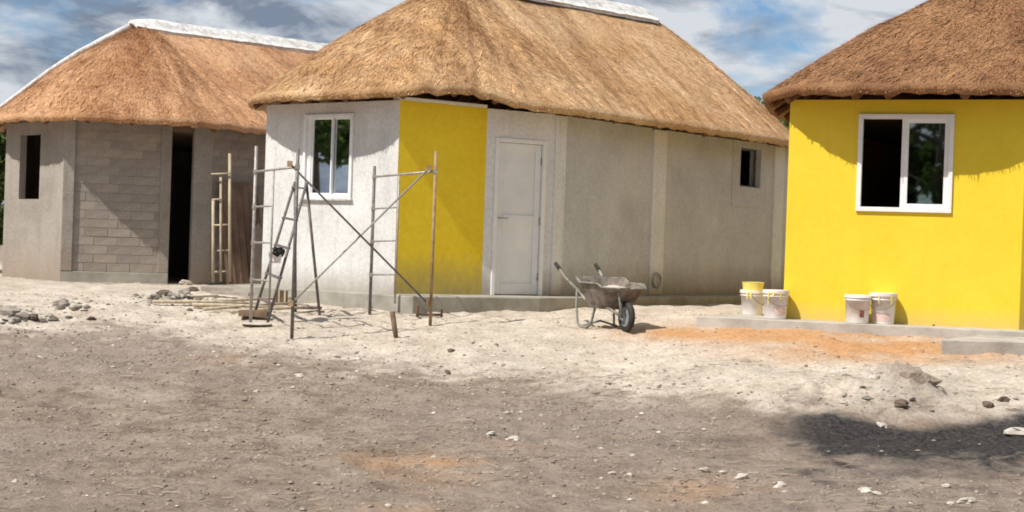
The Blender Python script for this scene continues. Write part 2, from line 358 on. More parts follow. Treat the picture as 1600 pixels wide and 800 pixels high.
def groundmat():
    m, n, l, b = newmat('bare soil and sand', .95, .12)
    o = N(n, 'ShaderNodeTexCoord').outputs['Object']
    def att(nm):
        a = N(n, 'ShaderNodeAttribute'); a.attribute_name = nm; return a.outputs['Fac']
    mid = noise(n, l, mapping(n, l, (.7, 1.0, 1), o), 3.4, 8, .72); fine = noise(n, l, o, 26, 6, .75)
    soil = ramp(n, l, mid, [(.32, (.185, .140, .105)), (.5, (.315, .248, .195)), (.68, (.42, .345, .28))])
    soil = mixc(n, l, soil, (.33, .275, .235), ramp(n, l, att('tone'), [(.35, (0, 0, 0)), (.8, (.5, .5, .5))]))
    sandc = ramp(n, l, mid, [(.30, (.40, .325, .255)), (.47, (.62, .53, .435)), (.70, (.74, .66, .565))])
    sandc = mixc(n, l, sandc, (.50, .44, .36), ramp(n, l, noise(n, l, o, 1.1, 4, .6), [(.5, (0, 0, 0)), (.68, (.8, .8, .8))]))
    c = mixc(n, l, soil, sandc, att('sand')); c = mixc(n, l, c, (.60, .335, .165), att('red'))
    dark_patch_c = ramp(n, l, fine, [(.35, (.022, .021, .023)), (.58, (.065, .060, .058)), (.75, (.15, .135, .12))])
    c = mixc(n, l, c, dark_patch_c, att('ash'))
    c = mixc(n, l, c, ramp(n, l, fine, [(.28, (.60, .57, .55)), (.5, (1, 1, 1)), (.74, (1.28, 1.27, 1.25))]), 1.0, 'MULTIPLY')
    sp = N(n, 'ShaderNodeTexVoronoi'); sp.inputs['Scale'].default_value = 30; l.new(o, sp.inputs['Vector'])
    c = mixc(n, l, c, (.52, .46, .39), ramp(n, l, sp.outputs['Distance'], [(.08, (.3, .3, .3)), (.14, (0, 0, 0))]))
    l.new(c, b.inputs['Base Color'])
    hs = N(n, 'ShaderNodeMath', operation='ADD'); l.new(fine, hs.inputs[0]); l.new(mid, hs.inputs[1]); bump(n, l, b, hs.outputs[0], .9, .035); return m
M['ground'] = groundmat()
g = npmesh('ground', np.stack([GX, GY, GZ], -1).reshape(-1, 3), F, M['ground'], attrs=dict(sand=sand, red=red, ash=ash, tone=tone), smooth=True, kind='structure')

# ------------------------------------------------------------------ huts
def V2(p): return Vector((p[0], p[1]))
def offset(poly, d):
    """poly is counter-clockwise (outside on the right of each edge); d scalar or per-edge"""
    n = len(poly); out_ = []
    ds = d if isinstance(d, (list, tuple)) else [d]*n
    for i in range(n):
        a, b, c = V2(poly[i-1]), V2(poly[i]), V2(poly[(i+1) % n])
        e1 = (b-a).normalized(); e2 = (c-b).normalized(); n1_ = Vector((e1.y, -e1.x)); n2_ = Vector((e2.y, -e2.x))
        d1 = ds[i-1]; d2 = ds[i]; p1 = b+n1_*d1; p2 = b+n2_*d2
        cr = e1.x*e2.y-e1.y*e2.x
        if abs(cr) < .05: out_.append((p1+p2)/2)
        else:
            t = ((p2-p1).x*e2.y-(p2-p1).y*e2.x)/cr; out_.append(p1+e1*t)
    return out_
def chaikin(poly, it=2):
    for _ in range(it):
        q = []
        for i in range(len(poly)):
            a, b = poly[i], poly[(i+1) % len(poly)]; q += [a*.78+b*.22, a*.22+b*.78]
        poly = q
    return poly
def resample(poly, n):
    pts = np.array([tuple(p) for p in poly]+[tuple(poly[0])]); d = np.hypot(*np.diff(pts, axis=0).T); s = np.r_[0, np.cumsum(d)]
    t = np.linspace(0, s[-1], n, endpoint=False); return np.stack([np.interp(t, s, pts[:, 0]), np.interp(t, s, pts[:, 1])], -1)
def panel(P0, P1, z0, z1, holes, th=.2, proud=0):
    """wall slab between two ground points with real openings; outside is on the right of P0->P1"""
    P0 = V2(P0); P1 = V2(P1); L = (P1-P0).length; e = (P1-P0)/L; nn = Vector((e.y, -e.x)); mb = MB()
    us = sorted({0, L}|{u for h in holes for u in h[:2]}); zs = sorted({z0, z1}|{z for h in holes for z in h[2:]})
    def hole(i, j):
        if i < 0 or j < 0 or i >= len(us)-1 or j >= len(zs)-1: return True
        u = (us[i]+us[i+1])/2; z = (zs[j]+zs[j+1])/2
        return any(h[0] < u < h[1] and h[2] < z < h[3] for h in holes)
    def pt(u, z, d): q = P0+e*u+nn*d; return (q.x, q.y, z)
    A, B = proud, -th
    for i in range(len(us)-1):
        for j in range(len(zs)-1):
            if hole(i, j): continue
            u0, u1, a, b = us[i], us[i+1], zs[j], zs[j+1]
            mb.add([pt(u0, a, A), pt(u1, a, A), pt(u1, b, A), pt(u0, b, A)], [(0, 1, 2, 3)])
            mb.add([pt(u0, a, B), pt(u1, a, B), pt(u1, b, B), pt(u0, b, B)], [(3, 2, 1, 0)])
            if hole(i-1, j): mb.add([pt(u0, a, B), pt(u0, a, A), pt(u0, b, A), pt(u0, b, B)], [(0, 1, 2, 3)])
            if hole(i+1, j): mb.add([pt(u1, a, A), pt(u1, a, B), pt(u1, b, B), pt(u1, b, A)], [(0, 1, 2, 3)])
            if hole(i, j-1): mb.add([pt(u0, a, B), pt(u1, a, B), pt(u1, a, A), pt(u0, a, A)], [(0, 1, 2, 3)])
            if hole(i, j+1): mb.add([pt(u0, b, A), pt(u1, b, A), pt(u1, b, B), pt(u0, b, B)], [(0, 1, 2, 3)])
    return mb
class Frame:
    """local frame on a wall face: u along, d outwards, z up"""
    def __init__(s, P0, P1):
        s.o = V2(P0); s.L = (V2(P1)-s.o).length; s.e = (V2(P1)-s.o)/s.L; s.n = Vector((s.e.y, -s.e.x))
        s.rot = Matrix(((s.e.x, -s.n.x, 0), (s.e.y, -s.n.y, 0), (0, 0, 1)))
    def pt(s, u, d, z): q = s.o+s.e*u+s.n*d; return Vector((q.x, q.y, z))
    def box(s, mb, u0, u1, d0, d1, z0, z1, mi=0): return mb.box(s.pt((u0+u1)/2, (d0+d1)/2, (z0+z1)/2), (u1-u0, abs(d1-d0), z1-z0), s.rot, mi)
    def upx(s, px, py):
        """distance along the wall where the picture ray at px meets it"""
        r = CR @ Vector(((px-800)/FPX, -(py-400)/FPX, -1)); r2 = Vector((r.x, r.y))
        # o + e u = r2 t
        det = s.e.x*(-r2.y)+s.e.y*r2.x
        return (-s.o.x*(-r2.y)-(-s.o.y)*(-r2.x))/det if abs(det) > 1e-9 else 0
    def zpx(s, px, py):
        u = s.upx(px, py); q = s.pt(u, 0, 0); r = CR @ Vector(((px-800)/FPX, -(py-400)/FPX, -1)); return CAMZ+r.z*q.y/r.y
def upx(fr, px, py): 
    r = CR @ Vector(((px-800)/FPX, -(py-400)/FPX, -1)); a = np.array([[fr.e.x, -r.x], [fr.e.y, -r.y]]); u, t = np.linalg.solve(a, [-fr.o.x, -fr.o.y])
    return float(u), CAMZ+r.z*float(t)
def roof(root, foot, zE, A, B, over, th, seed, bumpf=None, NU=300, NV=30, straws=62000, tonef=None, tilt=0):
    """thatch: loft from the eave outline to the ridge A-B, with thickness, ragged edge and straw on top"""
    eav = resample(chaikin(offset(foot, over), 3), NU)
    for _ in range(22): eav = (np.roll(eav, -1, 0)+eav*2+np.roll(eav, 1, 0))/4
    A = np.array(A); B = np.array(B); AB = (B-A)[:2]
    t = np.clip(((eav-A[:2])@AB)/(AB@AB), 0, 1)
    tt = t.copy()
    for _ in range(14): tt = (np.roll(tt, 1)+tt*2+np.roll(tt, -1))/4
    rid = A+(B-A)*tt[:, None]
    er = np.random.default_rng(seed)
    ez = zE+ (bumpf(eav) if bumpf else 0)+.012*er.standard_normal(NU)
    def surf(ui, v):
        i = np.floor(ui).astype(int) % NU; j = (i+1) % NU; f = (ui-np.floor(ui))[..., None]
        E = eav[i]*(1-f)+eav[j]*f; Rr = rid[i]*(1-f)+rid[j]*f; Z = ez[i]*(1-f[..., 0])+ez[j]*f[..., 0]
        q = E*(1-v[..., None])+Rr[..., :2]*v[..., None]
        vv = v
        z = Z*(1-vv)+Rr[..., 2]*vv+.16*np.sin(np.pi*np.clip(vv, 0, 1))*(.6+.4*vv)+.05*fbm(q[..., 0], q[..., 1], 1.1, 3, seed)*4*np.sin(np.pi*np.clip(v, 0, 1)*.96+.05)*.6
        if bumpf is not None: z = z
        return np.concatenate([q, z[..., None]], -1)
    U, Vv = np.meshgrid(np.arange(NU), np.linspace(0, 1, NV), indexing='ij')
    top = surf(U.astype(float), Vv)
    low = top.copy(); low[..., 2] -= th*(1-.35*Vv); cen = np.array([(A+B)[:2]/2])
    inn = 1-.0*Vv
    low[..., :2] = top[..., :2]*(1-.008)+cen*.008
    V_ = np.concatenate([top.reshape(-1, 3), low.reshape(-1, 3)]); ix = np.arange(NU*NV).reshape(NU, NV); nx_ = np.roll(ix, -1, 0)
    Ft = np.stack([ix[:, :-1], nx_[:, :-1], nx_[:, 1:], ix[:, 1:]], -1).reshape(-1, 4); off = NU*NV
    Fl = np.stack([ix[:, :-1], ix[:, 1:], nx_[:, 1:], nx_[:, :-1]], -1).reshape(-1, 4)+off
    Fe = np.stack([ix[:, 0]+off, nx_[:, 0]+off, nx_[:, 0], ix[:, 0]], -1)
    loc = np.array(root.location)
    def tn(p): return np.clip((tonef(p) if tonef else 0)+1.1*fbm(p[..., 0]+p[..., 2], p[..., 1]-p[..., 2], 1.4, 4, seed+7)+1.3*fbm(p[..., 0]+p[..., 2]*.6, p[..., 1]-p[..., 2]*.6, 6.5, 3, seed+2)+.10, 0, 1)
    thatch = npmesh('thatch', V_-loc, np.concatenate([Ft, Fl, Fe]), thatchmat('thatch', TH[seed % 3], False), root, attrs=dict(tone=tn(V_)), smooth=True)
    # straw
    w = np.maximum(.05, 1-np.linspace(0, 1, 400)*.75); 
    n = int(straws*1.7); v = er.random(n); v = np.where(er.random(n) < v*.5, er.random(n)*.5, v)
    u = er.random(n)*NU
    v = v*.965+.028; p = surf(u, v); pd = surf(u, v-.02); pu = surf(u+.5, v)
    dn = pd-p; dn /= np.linalg.norm(dn, axis=1)[:, None]; sd = pu-p; sd /= np.linalg.norm(sd, axis=1)[:, None]+1e-9
    nr = np.cross(dn, sd); nr *= np.sign(nr[:, 2:3]+1e-9); nr /= np.linalg.norm(nr, axis=1)[:, None]
    an = er.normal(0, .30, n)+1.6*fbm(p[:, 0]+p[:, 2], p[:, 1], 2.2, 3, 3); d = dn*np.cos(an)[:, None]+sd*np.sin(an)[:, None]; s2 = np.cross(nr, d)
    ln = er.uniform(.05, .14, n)[:, None]; wd = er.uniform(.0025, .0065, n)[:, None]; lift = er.uniform(.002, .016, n)[:, None]; st_ = er.random(n)[:, None] > .965; ln = np.where(st_, ln*1.9, ln); lift = np.where(st_, lift+.028, lift)
    a0 = p-d*ln*.5-nr*.004; a1 = p+d*ln*.5+nr*lift
    SV = np.stack([a0-s2*wd, a0+s2*wd, a1+s2*wd*.6, a1-s2*wd*.6], 1)
    # fringe at the eave
    ne = 6000; u = er.random(ne)*NU; v = er.uniform(0, .03, ne); p = surf(u, v); pd = surf(u, v-.02); pu = surf(u+.5, v)
    dn = pd-p; dn /= np.linalg.norm(dn, axis=1)[:, None]; sd = pu-p; sd /= np.linalg.norm(sd, axis=1)[:, None]
    p[:, 2] -= er.uniform(0, th*.95, ne); dn += sd*er.normal(0, .25, ne)[:, None]; ln = er.uniform(.004, .026, ne)[:, None]; wd = er.uniform(.004, .009, ne)[:, None]
    a0 = p-dn*.05; a1 = p+dn*ln
    SE = np.stack([a0-sd*wd, a0+sd*wd, a1+sd*wd*.5, a1-sd*wd*.5], 1)
    SS = np.concatenate([SV, SE]).reshape(-1, 3); FF = np.arange(len(SS)).reshape(-1, 4)
    st = npmesh('straw', SS-loc, FF, thatchmat('loose straw', TH[seed % 3], True), root, attrs=dict(tone=tn(SS)), kind='stuff')
    return surf, eav, rid, ez
def ridge_cap(root, A, B, wdt=.34, h=.10, slope=.75, ext=.25):
    A = Vector(A); B = Vector(B); d = (B-A); L = d.length; e = d.normalized(); q = Vector((e.y, -e.x, 0)).normalized(); mb = MB(); nn = 28; ns = 11
    for i in range(nn):
        f = i/(nn-1); c = A-e*ext+(B-A+e*2*ext)*f; endd = min(f, 1-f)*L
        k = min(1, .45+endd/.35*.55)
        for lay in (0, 1):
            for j in range(ns):
                a = -1+2*j/(ns-1); r = random.uniform(-.008, .008)
                z = h*(1-.25*a*a)*(1 if lay == 0 else .05)-slope*wdt*k*(abs(a)**1.5)*.8-(1-k)*.12
                p = c+q*(a*wdt*k)+Vector((0, 0, z+r)); mb.v.append(tuple(p))
    st = 2*ns
    for i in range(nn-1):
        for j in range(ns-1):
            o = i*st+j; mb.f.append((o, o+st, o+st+1, o+1)); mb.m.append(0)
            o += ns; mb.f.append((o, o+1, o+st+1, o+st)); mb.m.append(0)
        for j in (0, ns-1):
            o = i*st+j; mb.f.append((o, o+ns, o+st+ns, o+st)); mb.m.append(0)
    for i in (0, nn-1):
        for j in range(ns-1): o = i*st+j; mb.f.append((o, o+1, o+ns+1, o+ns)); mb.m.append(0)
    return obj('ridge_capping', mb, M['cap'], root, smooth=True)
def rafters(root, foot, surfpack, th, sp=.72, r=.045, inset=.07):
    surf, eav, rid, ez = surfpack; NU = len(eav); n = len(foot); k = 0
    per = [np.linalg.norm(np.roll(eav, -1, 0)[i]-eav[i]) for i in range(NU)]; L = sum(per); s = .2; cnt = 0
    cs = np.cumsum(per)
    while s < L:
        i = int(np.searchsorted(cs, s)) % NU; s += sp*random.uniform(.8, 1.2)
        a = surf(np.array([float(i)]), np.array([.035]))[0]; b = surf(np.array([float(i)]), np.array([.42]))[0]
        a = Vector(a)-Vector((0, 0, th+r*1.5)); b = Vector(b)-Vector((0, 0, th*.95+r))
        mb = MB().tube([a, b], r*random.uniform(.85, 1.15), 10); obj('roof_pole', mb, M['pole'], root, smooth=False); cnt += 1
def toworld(mid, ax, tq):
    a = Vector(ax).normalized(); q = Vector((a.y, -a.x)); return [Vector(mid)+a*t+q*s for t, s in tq]
def px2(px, py, Y): p = P(px, py, Y); return Vector((p.x, p.y))
def window(root, fr, u0, u1, z0, z1, glass, name='window', sashes=2, fw=.05, dep=.02, panes=(1, 1), label=None, off=None):
    mb = MB(); o0, o1 = -.07, dep
    fr.box(mb, u0, u1, o0, o1, z0, z0+fw); fr.box(mb, u0, u1, o0, o1, z1-fw, z1)
    fr.box(mb, u0, u0+fw, o0, o1, z0+fw, z1-fw); fr.box(mb, u1-fw, u1, o0, o1, z0+fw, z1-fw)
    w = obj(name, mb, M['white_frame'], root, bevel=.004, loc=fr.pt((u0+u1)/2, 0, z0)); return w
def sash(w, fr, u0, u1, z0, z1, d, s=.035, glass=None):
    mb = MB()
    fr.box(mb, u0, u1, d-.03, d, z0, z0+s); fr.box(mb, u0, u1, d-.03, d, z1-s, z1); fr.box(mb, u0, u0+s, d-.03, d, z0+s, z1-s); fr.box(mb, u1-s, u1, d-.03, d, z0+s, z1-s)
    obj('sash', mb, M['white_frame'], w, bevel=.003)
    if glass:
        g_ = MB(); fr.box(g_, u0+s-.004, u1-s+.004, d-.018, d-.012, z0+s-.004, z1-s+.004); obj('pane', g_, glass, w)
WH = 2.45

# ---- middle hut (white front, yellow panel, white door, grey side)
Z2 = .85
M2 = Vector((-2.43, 18.45)); A2 = (.62, .785)
c1 = px2(408, 447, 19.1); c2 = px2(615, 460, 17.8); c3 = px2(752, 464, 18.5); c4 = px2(858, 466, 19.0)
c6 = c4+Vector((.67, .742))*6.1
back2 = toworld(M2, A2, [(9.45, 1.25), (9.45, -1.25), (8.4, -2.42), (2.3, -2.03), (1.3, -1.6)])
foot2 = [c1, c2, c3, c4, c6]+back2
h2 = thing('thatched_hut', (M2.x+2, M2.y+3, Z2), 'middle thatched hut with whitewashed front, one yellow wall panel and white door', 'hut', 'round-ended thatched huts in a row')
def floor_slab(root, foot, z, d=.5, th=.4, mat='slab', name='slab'):
    mb = MB().prism([tuple(p) for p in offset(foot, d)], z-th, z); return obj(name, mb, M[mat], root, bevel=.015)
floor_slab(h2, foot2, Z2, [.30, .62, .62, .42]+[.3]*6, .5, 'slab_dark')
def wallpanel(root, a, b, z0, z1, holes, mat, nm='wall', lab=None, proud=0):
    m_ = panel(a, b, z0, z1, holes, th=.11 if mat == 'render1' else .2, proud=proud); f = Frame(a, b); o = obj(nm, m_, M[mat], root, loc=Vector((V2(a).x, V2(a).y, z0)))
    if lab: o['label'] = lab
    return o, f
fA = Frame(c1, c2); u0, zb = upx(fA, 473, 309); u1, zt = upx(fA, 554, 177)
wallpanel(h2, c1, c2, Z2, Z2+WH, [(u0, u1, zb, zt)], 'whitewash', lab='whitewashed wall with window')
w = window(h2, fA, u0, u1, zb, zt, None, fw=.045, dep=.03)
us_ = u0+.12; um = (u0+u1)/2+.05
mbx = MB(); fA.box(mbx, u0+.045, us_, -.06, .0, zb+.045, zt-.045); obj('fixed_jamb', mbx, M['white_frame'], w)
sash(w, fA, us_, um, zb+.045, zt-.045, -.012, .022, glass=M['glass_blue']); sash(w, fA, um-.03, u1-.045, zb+.045, zt-.045, -.045, .022, glass=M['glass_blue'])
mb = MB(); fA.box(mb, u0-.02, u1+.02, .002, .045, zb-.035, zb); obj('window_sill', mb, M['cap'], h2, bevel=.01)
wallpanel(h2, c2, c3, Z2, Z2+WH, [], 'yellow_dirty', lab='yellow painted wall')
fB = Frame(c2, c3); mb = MB(); fB.box(mb, .0, fB.L, -.19, .0, Z2+WH+.002, Z2+WH+.05); obj('wall_plate', mb, M['white_frame'], h2, bevel=.008)
fC = Frame(c3, c4); d0 = upx(fC, 768, 400)[0]; d1 = upx(fC, 848, 400)[0]; DZ = Z2+2.08
wallpanel(h2, c3, c4, Z2, Z2+WH, [(d0, d1, Z2, DZ)], 'cement_pale', lab='pale wall around the door')
mb = MB(); fs = .055
fC.box(mb, d0, d0+fs, -.12, .02, Z2, DZ); fC.box(mb, d1-fs, d1, -.12, .02, Z2, DZ); fC.box(mb, d0+fs, d1-fs, -.12, .02, DZ-fs, DZ)
df = obj('door_frame', mb, M['white_frame'], h2, bevel=.006)
mb = MB(); a, b = d0+fs+.004, d1-fs-.004
for (x0, x1, y0, y1) in ((a, a+.09, Z2+.01, DZ-fs-.004), (b-.09, b, Z2+.01, DZ-fs-.004), (a+.09, b-.09, Z2+.01, Z2+.16), (a+.09, b-.09, Z2+.93, Z2+1.07), (a+.09, b-.09, DZ-fs-.12, DZ-fs-.004)):
    fC.box(mb, x0, x1, -.065, -.02, y0, y1)
dr = obj('door', mb, M['door'], h2, bevel=.006)
for zz_ in (.25, 1.0, 1.8): obj('hinge', (lambda q: (fC.box(q, b-.012, b+.012, -.021, -.008, Z2+zz_-.05, Z2+zz_+.05), q)[1])(MB()), M['steel'], dr)
for (y0, y1) in ((Z2+.16, Z2+.93), (Z2+1.07, DZ-fs-.12)):
    mb = MB(); fC.box(mb, a+.085, b-.085, -.06, -.042, y0, y1); obj('door_panel', mb, M['door'], dr)
mb = MB().tube([fC.pt(a+.04, -.02, Z2+1.02), fC.pt(a+.04, .035, Z2+1.02), fC.pt(a+.15, .04, Z2+1.02)], .009, 8); obj('door_handle', mb, M['steel'], dr)
fD = Frame(c4, c6); sw0, sb = upx(fD, 1155, 291); sw1, stp = upx(fD, 1189, 234)
wallpanel(h2, c4, c6, Z2, Z2+WH, [(sw0, sw1, sb, stp)], 'cement', lab='grey cement side wall')
for (a_, b_, nm, m_) in ((0.0, .22, 'corner_pilaster', 'cement_pale'), (upx(fD, 1016, 350)[0], upx(fD, 1036, 350)[0], 'pilaster', 'cement_pale'), (fD.L-.55, fD.L-.25, 'pilaster', 'cement_pale')):
    mb = MB(); fD.box(mb, a_, b_, -.1, .035, Z2+.003, Z2+WH-.01); obj(nm, mb, M[m_], h2, bevel=.01)
mb = panel(fD.pt(sw0-.22, 0, 0).to_2d(), fD.pt(sw1+.18, 0, 0).to_2d(), sb-.32, stp+.10, [(.22, .22+sw1-sw0, sb+.001, stp-.001)], .05, .012); obj('window_surround', mb, M['cement'], h2)
mb = MB(); fD.box(mb, sw0+.004, sw1-.004, -.12, -.08, sb+.004, sb+.03); fD.box(mb, sw0+.004, sw1-.004, -.12, -.08, stp-.03, stp-.004)
fD.box(mb, sw0+.004, sw0+.03, -.12, -.08, sb+.03, stp-.03); fD.box(mb, sw1-.03, sw1-.004, -.12, -.08, sb+.03, stp-.03)
obj('small_window', mb, M['steel_dark'], h2)
for i in range(5, len(foot2)): wallpanel(h2, foot2[i-1], foot2[i], Z2, Z2+WH, [], 'cement')
wallpanel(h2, foot2[-1], foot2[0], Z2, Z2+WH, [], 'cement')
ebc = c2*.35+c3*.65
def eb(p): return .13*np.exp(-((p[:, 0]-ebc.x)**2+(p[:, 1]-ebc.y+.5)**2)/.62)
RA2 = toworld(M2, A2, [(2.5, 0), (7.3, 0)]); ra, rb = RA2
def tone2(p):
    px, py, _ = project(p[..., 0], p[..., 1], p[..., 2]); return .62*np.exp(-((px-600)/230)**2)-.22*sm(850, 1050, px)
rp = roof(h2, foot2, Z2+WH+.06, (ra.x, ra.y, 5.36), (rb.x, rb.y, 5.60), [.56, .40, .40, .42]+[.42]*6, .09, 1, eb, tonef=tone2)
ridge_cap(h2, (ra.x, ra.y, 5.37), (rb.x, rb.y, 5.60), .42, .075)
rafters(h2, foot2, rp, .09)

# ---- left hut (unpainted block)
Z1 = .74
M1 = Vector((-7.5, 22.0)); A1 = (.6, .8)
b1 = px2(3, 430, 22.6); b2 = px2(93, 441, 21.3); b3 = px2(262, 441, 21.75); b4 = px2(297, 441, 21.86); b4b = px2(326, 442, 22.0); b5 = px2(430, 442, 22.95)
foot1 = [b1, b2, b3, b4, b4b, b5]+toworld(M1, A1, [(7.3, 2.4), (8.2, 1.3), (8.2, -1.2), (7.3, -2.3), (2.6, -2.3), (1.1, -1.8)])
h1 = thing('thatched_hut', (M1.x+2, M1.y+3, Z1), 'unpainted grey block hut under a thatch with white ridge, farthest from the yellow hut', 'hut', 'round-ended thatched huts in a row')
floor_slab(h1, foot1, Z1, .06, .4, 'slab_dark')
fE = Frame(b1, b2); e0, eb_ = upx(fE, 29, 311); e1, et = upx(fE, 64, 209)
wallpanel(h1, b1, b2, Z1, Z1+WH, [(e0, e1, eb_, et)], 'render1', lab='buff rendered wall with empty window opening')
def blockwall(root, a, b, z0, z1, mat='mortar', lab=None, hole=None, c0=0):
    w_, f = wallpanel(root, a, b, z0, z1, [], mat, lab=lab)
    bw, bh = .33, .125; me = None; row = 0; z = z0+.005
    while z+bh < z1-.03:
        u = -(.2 if row % 2 else 0)
        while u < f.L-.03:
            q0 = max(u, .004); q1 = min(u+bw, f.L-.004)
            if q1-q0 > .06:
                if me is None or q1-q0 < bw-.001:
                    mb = MB().box((0, 0, 0), (q1-q0, .03, bh)); m2 = bpy.data.meshes.new('block'); m2.from_pydata(mb.v, [], mb.f); m2.materials.append(M['block'])
                    if q1-q0 > bw-.001: me = m2
                else: m2 = me
                o = link('block', m2, w_); p = f.pt((q0+q1)/2, random.uniform(-.0135, -.008), z+bh/2); o.location = p-wloc(w_)
                o.rotation_euler = (random.uniform(-.006, .006), 0, math.atan2(f.e.y, f.e.x)+random.uniform(-.008, .008))
            u += bw+.010
        z += bh+.009; row += 1
    return w_, f
_, fF = blockwall(h1, b2, b3, Z1+.16, Z1+WH, lab='bare block wall panel')
mb = MB(); fF.box(mb, -.0, fF.L, -.15, .04, Z1-.25, Z1+.16); obj('plinth', mb, M['grey_wood'] if False else M['slab_dark'], h1, bevel=.01)
mb = MB(); fF.box(mb, .0, .17, -.15, .045, Z1+.162, Z1+WH-.01); obj('corner_pilaster', mb, M['render1'], h1, bevel=.01)
mb = MB(); fF.box(mb, fF.L-.16, fF.L, -.15, .03, Z1+.162, Z1+WH-.01); obj('door_jamb', mb, M['mortar'], h1, bevel=.01)
fG = Frame(b3, b4); mb = MB(); fG.box(mb, 0, fG.L, -.2, 0, Z1+2.36, Z1+WH); obj('lintel', mb, M['timber_dark'], h1)
wallpanel(h1, b4, b4b, Z1, Z1+WH, [], 'render1', lab='rendered door pier')
blockwall(h1, b4b, b5, Z1, Z1+WH, lab='shaded block wall panel')
for i in range(6, len(foot1)): wallpanel(h1, foot1[i-1], foot1[i], Z1, Z1+WH, [], 'render1')
wallpanel(h1, foot1[-1], foot1[0], Z1, Z1+WH, [], 'render1')
# inner partition so that the doorway is deep and dark
r1a, r1b = toworld(M1, A1, [(2.0, 0), (7.1, 0)])
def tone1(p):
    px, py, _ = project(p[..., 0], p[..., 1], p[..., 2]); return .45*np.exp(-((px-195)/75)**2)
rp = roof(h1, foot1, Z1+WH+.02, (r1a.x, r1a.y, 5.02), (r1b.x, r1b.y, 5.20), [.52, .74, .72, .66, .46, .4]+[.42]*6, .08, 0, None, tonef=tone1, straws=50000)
ridge_cap(h1, (r1a.x, r1a.y, 5.04), (r1b.x, r1b.y, 5.22), .34, .075)
# capping running down the far hip
surf, eav, rid, ez = rp
tgt = np.array(toworld(M1, A1, [(1.2, -3.0)])[0]); best = []
for k in range(300):
    q = surf(np.full(30, float(k)), np.linspace(.02, .98, 30)); a_, b_, _w = project(q[:, 0], q[:, 1], q[:, 2])
    best.append(float(np.interp(100, a_, b_)) if a_[0] < 100 < a_[-1] and (np.diff(a_) > 0).all() else 999)
ui = int(np.argmin(best)); mb = MB(); pts = []; 
for k in range(22):
    v = .985*k/21; p = surf(np.array([float(ui)]), np.array([v]))[0]; pts.append(Vector(p)+Vector((0, 0, .035)))
mb.tube(pts, [.028+.035*k/21 for k in range(22)], 10); obj('hip_capping', mb, M['cap'], h1, smooth=True)
rafters(h1, foot1, rp, .08)

# ---- right hut (yellow)
Z3 = .79
c1 = px2(1223, 500, 15.9); c2 = px2(1592, 513, 15.1); M3 = (c1+c2)/2; A3 = (.6, .8)
foot3 = [c1, c2]+toworld(M3, A3, [(1.6, 1.75), (2.7, 2.1), (8.4, 2.4), (9.4, 1.2), (9.4, -1.2), (8.4, -2.4), (2.2, -2.1), (.9, -1.75)])
h3 = thing('thatched_hut', (M3.x+2, M3.y+3, Z3), 'bright yellow thatched hut with a white sliding window, nearest of the huts', 'hut', 'round-ended thatched huts in a row')
fo3 = offset(foot3, [.42, .5]+[.3]*8); fo3[0] = fo3[0]+Vector((-.62, .12))
mb = MB().prism([tuple(p) for p in fo3], Z3-.35, Z3); obj('slab', mb, M['slab'], h3, bevel=.015)
fH = Frame(c1, c2); u0, zb = upx(fH, 1337, 331); u1, zt = upx(fH, 1492, 179)
zb = (upx(fH, 1337, 330)[1]+upx(fH, 1486, 333)[1])/2; zt = (upx(fH, 1349, 179)[1]+upx(fH, 1492, 178)[1])/2
wallpanel(h3, c1, c2, Z3, Z3+WH+.02, [(u0, u1, zb, zt)], 'yellow', lab='yellow painted wall with sliding window')
w = window(h3, fH, u0, u1, zb, zt, None, fw=.05, dep=.03)
um = u0+(u1-u0)*.49
sash(w, fH, um, u1-.05, zb+.05, zt-.05, -.01, .045, M['glass'])
mb = MB(); fH.box(mb, um-.03, um, -.055, -.02, zb+.05, zt-.05); obj('mullion', mb, M['white_frame'], w)
for i in range(2, len(foot3)): wallpanel(h3, foot3[i-1], foot3[i], Z3, Z3+WH+.02, [], 'yellow')
wallpanel(h3, foot3[-1], foot3[0], Z3, Z3+WH+.02, [], 'yellow')
r3a, r3b = toworld(M3, A3, [(2.8, .25), (7.8, .1)])
rp = roof(h3, foot3, Z3+WH+.11, (r3a.x, r3a.y, 5.2), (r3b.x, r3b.y, 5.4), [.58, .42]+[.42]*6+[.38, .36], .09, 2, None)
ridge_cap(h3, (r3a.x, r3a.y, 5.22), (r3b.x, r3b.y, 5.42), .44, .12)
rafters(h3, foot3, rp, .09, sp=.85, r=.05)
# dark floors inside
for rt, ft, z in ((h1, foot1, Z1), (h2, foot2, Z2), (h3, foot3, Z3)):
    obj('floor', MB().prism([tuple(p) for p in offset(ft, -.25)], z, z+.02), M['dark'], rt)
    obj('added_ceiling', MB().prism([tuple(p) for p in offset(ft, -.22)], z+2.36, z+2.40), M['dark'], rt)  # boards added to darken the interiors and hide sunlit roof poles

# paved strip in front of the yellow hut, low right
pa, pb, pc_, pd_ = G(1470, 556), G(1800, 566), G(1800, 524), G(1560, 522)
mb = MB(); zz = .735
mb.prism([(pa.x, pa.y), (pb.x, pb.y), (pc_.x+.4, pc_.y+.3), (pd_.x, pd_.y)], zz-.3, zz); tag(obj('paving', mb, M['slab'], bevel=.01), None, None, kind='structure')
# block step before the left hut's right wall
sa, sb_, = P(312, 470, 19.9), P(418, 474, 19.6)
st = MB(); f_ = Frame((sa.x, sa.y), (sb_.x, sb_.y)); f_.box(st, 0, f_.L, -1.6, 0, .35, .80)
tag(obj('concrete_step', st, M['render1'], bevel=.02, loc=f_.pt(0, 0, .35)), 'low buff concrete step between the left hut and the white hut', 'step')

